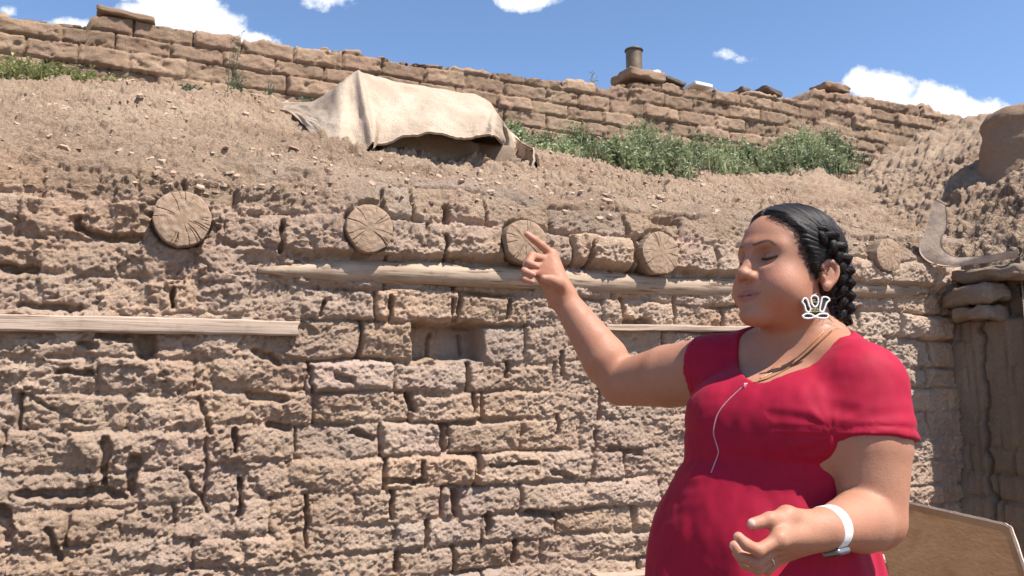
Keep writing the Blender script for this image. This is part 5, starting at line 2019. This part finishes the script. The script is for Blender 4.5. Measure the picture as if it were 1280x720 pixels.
# ---- beaded earring
def earring():
    Y = 1.468
    M_BEAD = plain('white_beads', (.78, .76, .70), .3, .6, 0, 0)
    M_IN = plain('gold_beads', (.42, .32, .14), .35, .6, .2, 0)
    M_BACK = plain('earring_backing', (.045, .035, .03), .7, .3)
    cx, cy = 1019, 385
    k = Y / F
    nrm = np.array([-.05, -1, .05]); nrm /= np.linalg.norm(nrm)
    c0 = at(cx, cy, Y)
    ax = np.array([1, -.05, 0]); ay = np.array([0, .05, 1.0])
    q = lambda x, y, o=0: c0 + ax * ((x - cx) * k) + ay * ((cy - y) * k) + nrm * o
    Z = lambda x, y: (980 + x / 9.0, 350 + y / 9.0)
    loops = [[(210, 245), (235, 205), (265, 215), (285, 285), (300, 330), (275, 365), (245, 340), (235, 285)],
             [(318, 270), (312, 200), (348, 172), (388, 200), (382, 270), (350, 305)],
             [(425, 235), (440, 195), (490, 195), (515, 225), (480, 260), (455, 320), (430, 360), (400, 340), (410, 290)],
             [(205, 405), (245, 380), (300, 385), (345, 410), (395, 385), (450, 380), (492, 398), (470, 430), (400, 430), (345, 418), (285, 432), (225, 428)]]
    b = MB()
    for L in loops:
        L = np.array([Z(*p) for p in L] + [Z(*L[0])])
        P = catmull(L, 120)
        w = np.array([q(x, y) for x, y in P])
        s = np.concatenate([[0], np.cumsum(np.linalg.norm(np.diff(w, axis=0), axis=1))])
        for t in np.arange(0, s[-1], .0029):
            p = np.array([np.interp(t, s, w[:, i]) for i in range(3)])
            b.ball(p - O, .0019, 5)
    e = b.build('earring', M_BEAD); e.parent = person
    bk = MB()
    out = [(215, 245), (240, 210), (290, 300), (318, 260), (320, 195), (380, 195), (385, 265), (400, 300), (440, 205), (505, 215), (455, 330), (440, 385), (490, 400), (460, 428), (345, 420), (230, 426), (210, 405), (262, 382), (240, 320)]
    V = np.array([q(*Z(*p), -.0004) for p in out] + [q(*Z(*p), -.0024) for p in out] + [q(*Z(348, 330), -.0004), q(*Z(348, 330), -.0024)]) - O
    n = len(out)
    bk.add(V, [(i, (i + 1) % n, n + (i + 1) % n, n + i) for i in range(n)], [((i + 1) % n, i, 2 * n) for i in range(n)] + [(n + i, n + (i + 1) % n, 2 * n + 1) for i in range(n)])
    o = bk.build('backing', M_BACK, None, False); o.parent = e
    g = MB()
    for (x0, x1, y) in ((318, 382, 322), (300, 400, 340), (290, 405, 358), (330, 366, 250), (332, 366, 225)):
        for x in np.arange(x0, x1, 17):
            g.ball(q(*Z(x, y), .0006) - O, .0013, 4)
    o = g.build('gold_beads', M_IN); o.parent = e
    hk = MB()
    lobe = at(1021, 367, Y + .006)
    hk.tube(np.array([q(*Z(350, 175)), q(*Z(352, 160)) , lobe]) - O, .0007, 6)
    o = hk.build('hook', M_IN); o.parent = e


earring()


# ---- watch and ring
def watch():
    a = WRL - ELL_; a /= np.linalg.norm(a)
    c = WRL - a * .014
    w = np.array([-.10, -.45, -.88]); w = w - a * w.dot(a); w /= np.linalg.norm(w)
    s = np.cross(a, w)
    M_BAND = plain('watch_band', (.74, .71, .68), .55, .4, 0, 0)
    M_CASE = plain('watch_case', (.22, .21, .22), .3, .6, .6, 0)
    M_GLASS = plain('watch_glass', (.012, .012, .014), .08, .6)
    n = 64
    th = np.linspace(0, 2 * math.pi, n, endpoint=False)
    V, q = [], []
    prof = [(-.0128, .0), (-.0132, .0022), (-.0112, .0034), (.0112, .0034), (.0132, .0022), (.0128, 0)]
    for x, o in prof:
        r = .0308 + o
        V.append(c + a * x + r * (np.cos(th)[:, None] * w + np.sin(th)[:, None] * s))
    m = len(prof)
    for i in range(m):
        for j in range(n):
            q.append((i * n + j, i * n + (j + 1) % n, ((i + 1) % m) * n + (j + 1) % n, ((i + 1) % m) * n + j))
    e = mesh_np('watch', np.concatenate(V) - O, [np.array(q)], M_BAND); e.parent = person
    b = MB(); b.box(c + w * .0360 - O, (.0185, .0160, .0052), np.array([a, s, w]), 0, seg=10, round_=.005)
    o = b.build('watch_case', M_CASE); o.parent = e
    b = MB(); b.box(c + w * .0410 - O, (.0160, .0138, .0012), np.array([a, s, w]), 0, seg=6, round_=.001)
    o = b.build('watch_glass', M_GLASS); o.parent = e
    b = MB(); p, r2 = LF[2][0], LF[2][1]
    d = r2 - p; d /= np.linalg.norm(d)
    x = np.cross(d, UZ); x /= np.linalg.norm(x); y = np.cross(d, x)
    t = np.linspace(0, 2 * math.pi, 33)
    cc = p + (r2 - p) * .45
    b.tube(cc + .0102 * (np.cos(t)[:, None] * x + np.sin(t)[:, None] * y) - O, .0011, 6, False)
    o = b.build('ring', plain('silver_ring', (.75, .73, .70), .25, .6, .9)); o.parent = person


watch()


# ------------------------------------------------------------------ sky, sun, camera
EL = math.radians(58)
HZ = np.array([.825, -.565]); HZ /= np.linalg.norm(HZ)
LDIR = Vector((HZ[0] * math.cos(EL), HZ[1] * math.cos(EL), math.sin(EL)))
world = bpy.data.worlds.new('World')
SC.world = world
world.use_nodes = True
wt = world.node_tree
bg = wt.nodes['Background']
sky = wt.nodes.new('ShaderNodeTexSky')
sky.sky_type = 'NISHITA'
sky.sun_disc = False
sky.sun_elevation = EL
sky.sun_rotation = math.atan2(LDIR.x, LDIR.y)
sky.altitude = 1800
sky.air_density = 1.0
sky.dust_density = .6
sky.ozone_density = 1.2
STR = .095
bg.inputs['Strength'].default_value = STR


def wmath(op, a, b=0.0):
    nd = wt.nodes.new('ShaderNodeMath'); nd.operation = op
    for i, v in ((0, a), (1, b)):
        if isinstance(v, (int, float)): nd.inputs[i].default_value = v
        else: wt.links.new(v, nd.inputs[i])
    return nd.outputs[0]


tc = wt.nodes.new('ShaderNodeTexCoord')
sp = wt.nodes.new('ShaderNodeSeparateXYZ'); wt.links.new(tc.outputs['Generated'], sp.inputs[0])
ysafe = wmath('MAXIMUM', sp.outputs[1], .05)
U = wmath('DIVIDE', sp.outputs[0], ysafe)
Vv = wmath('DIVIDE', sp.outputs[2], ysafe)
cmb = wt.nodes.new('ShaderNodeCombineXYZ'); wt.links.new(U, cmb.inputs[0]); wt.links.new(Vv, cmb.inputs[1])


def wnoise(scale, detail, rough):
    nd = wt.nodes.new('ShaderNodeTexNoise')
    nd.inputs['Scale'].default_value = scale; nd.inputs['Detail'].default_value = detail; nd.inputs['Roughness'].default_value = rough
    wt.links.new(cmb.outputs[0], nd.inputs['Vector'])
    return nd.outputs[0]


PUFFS = [  # pixel centre, half sizes, strength
    (215, 28, 85, 44, 1), (150, 45, 60, 26, 1), (265, 40, 62, 40, 1), (85, 30, 45, 10, .5), (300, 58, 60, 26, 1), (205, -20, 65, 40, 1),
    (6, 14, 22, 12, .7), (412, 0, 34, 22, .55), (655, -6, 62, 22, .75),
    (905, 68, 26, 13, .5), (925, 75, 26, 9, .38),
    (1112, 118, 58, 34, 1), (1165, 128, 55, 34, 1), (1085, 108, 36, 24, .8), (1215, 148, 62, 34, 1), (1260, 165, 50, 30, .9), (1140, 160, 90, 46, 1)]
field = None
for (x, y, a, b, st) in PUFFS:
    r = ray(x, y); u0, v0 = r[0] / r[1], r[2] / r[1]
    au, bv = a / F * 1.02, b / F * 1.05
    du = wmath('DIVIDE', wmath('SUBTRACT', U, u0), au); dv = wmath('DIVIDE', wmath('SUBTRACT', Vv, v0), bv)
    q = wmath('MULTIPLY', wmath('SUBTRACT', 1.0, wmath('ADD', wmath('MULTIPLY', du, du), wmath('MULTIPLY', dv, dv))), st)
    field = q if field is None else wmath('MAXIMUM', field, q)
n1 = wnoise(16, 8, .62)
n2 = wnoise(42, 5, .6)
dens = wmath('ADD', field, wmath('ADD', wmath('MULTIPLY', wmath('SUBTRACT', n1, .5), 2.6), wmath('MULTIPLY', wmath('SUBTRACT', n2, .5), .7)))
mr = wt.nodes.new('ShaderNodeMapRange'); mr.interpolation_type = 'SMOOTHSTEP'
mr.inputs['From Min'].default_value = .08; mr.inputs['From Max'].default_value = .55
wt.links.new(dens, mr.inputs['Value'])
front = wmath('GREATER_THAN', sp.outputs[1], .06)
fac = wmath('MULTIPLY', mr.outputs[0], front)
shade = wt.nodes.new('ShaderNodeValToRGB')
e = shade.color_ramp.elements
e[0].position = .1; e[0].color = (5.0, 5.5, 6.3, 1)
e[1].position = .9; e[1].color = (6.6, 6.7, 6.9, 1)
wt.links.new(dens, shade.inputs[0])
mx = wt.nodes.new('ShaderNodeMix'); mx.data_type = 'RGBA'
skyc = wt.nodes.new('ShaderNodeMix'); skyc.data_type = 'RGBA'; skyc.blend_type = 'MULTIPLY'
skyc.inputs[0].default_value = 1.0
skyc.inputs[7].default_value = (1.15, 1.22, 1.30, 1)
wt.links.new(sky.outputs[0], skyc.inputs[6])
wt.links.new(fac, mx.inputs[0]); wt.links.new(skyc.outputs[2], mx.inputs[6]); wt.links.new(shade.outputs[0], mx.inputs[7])
wt.links.new(mx.outputs[2], bg.inputs[0])

sun = bpy.data.lights.new('sun', 'SUN')
sun.energy = 5.0
sun.angle = math.radians(.53)
sun.color = (1, .955, .89)
so = bpy.data.objects.new('sun', sun)
so.rotation_euler = LDIR.to_track_quat('Z', 'Y').to_euler()
so.location = (2, -2, 8)
COL.objects.link(so)

cd = bpy.data.cameras.new('camera')
cd.sensor_width = 36
cd.lens = 36 * F / 1280
cd.clip_end = 2000
cd.clip_start = .05
co = bpy.data.objects.new('camera', cd)
co.location = (0, 0, CAMZ)
co.rotation_euler = (math.pi / 2 + PITCH, 0, 0)
COL.objects.link(co)
SC.camera = co
SC.view_settings.view_transform = 'Standard'
SC.view_settings.look = 'None'
SC.view_settings.gamma = 1
SC.view_settings.exposure = 0.85
SC.render.engine = 'CYCLES'
SC.cycles.use_denoising = True
SC.cycles.max_bounces = 6
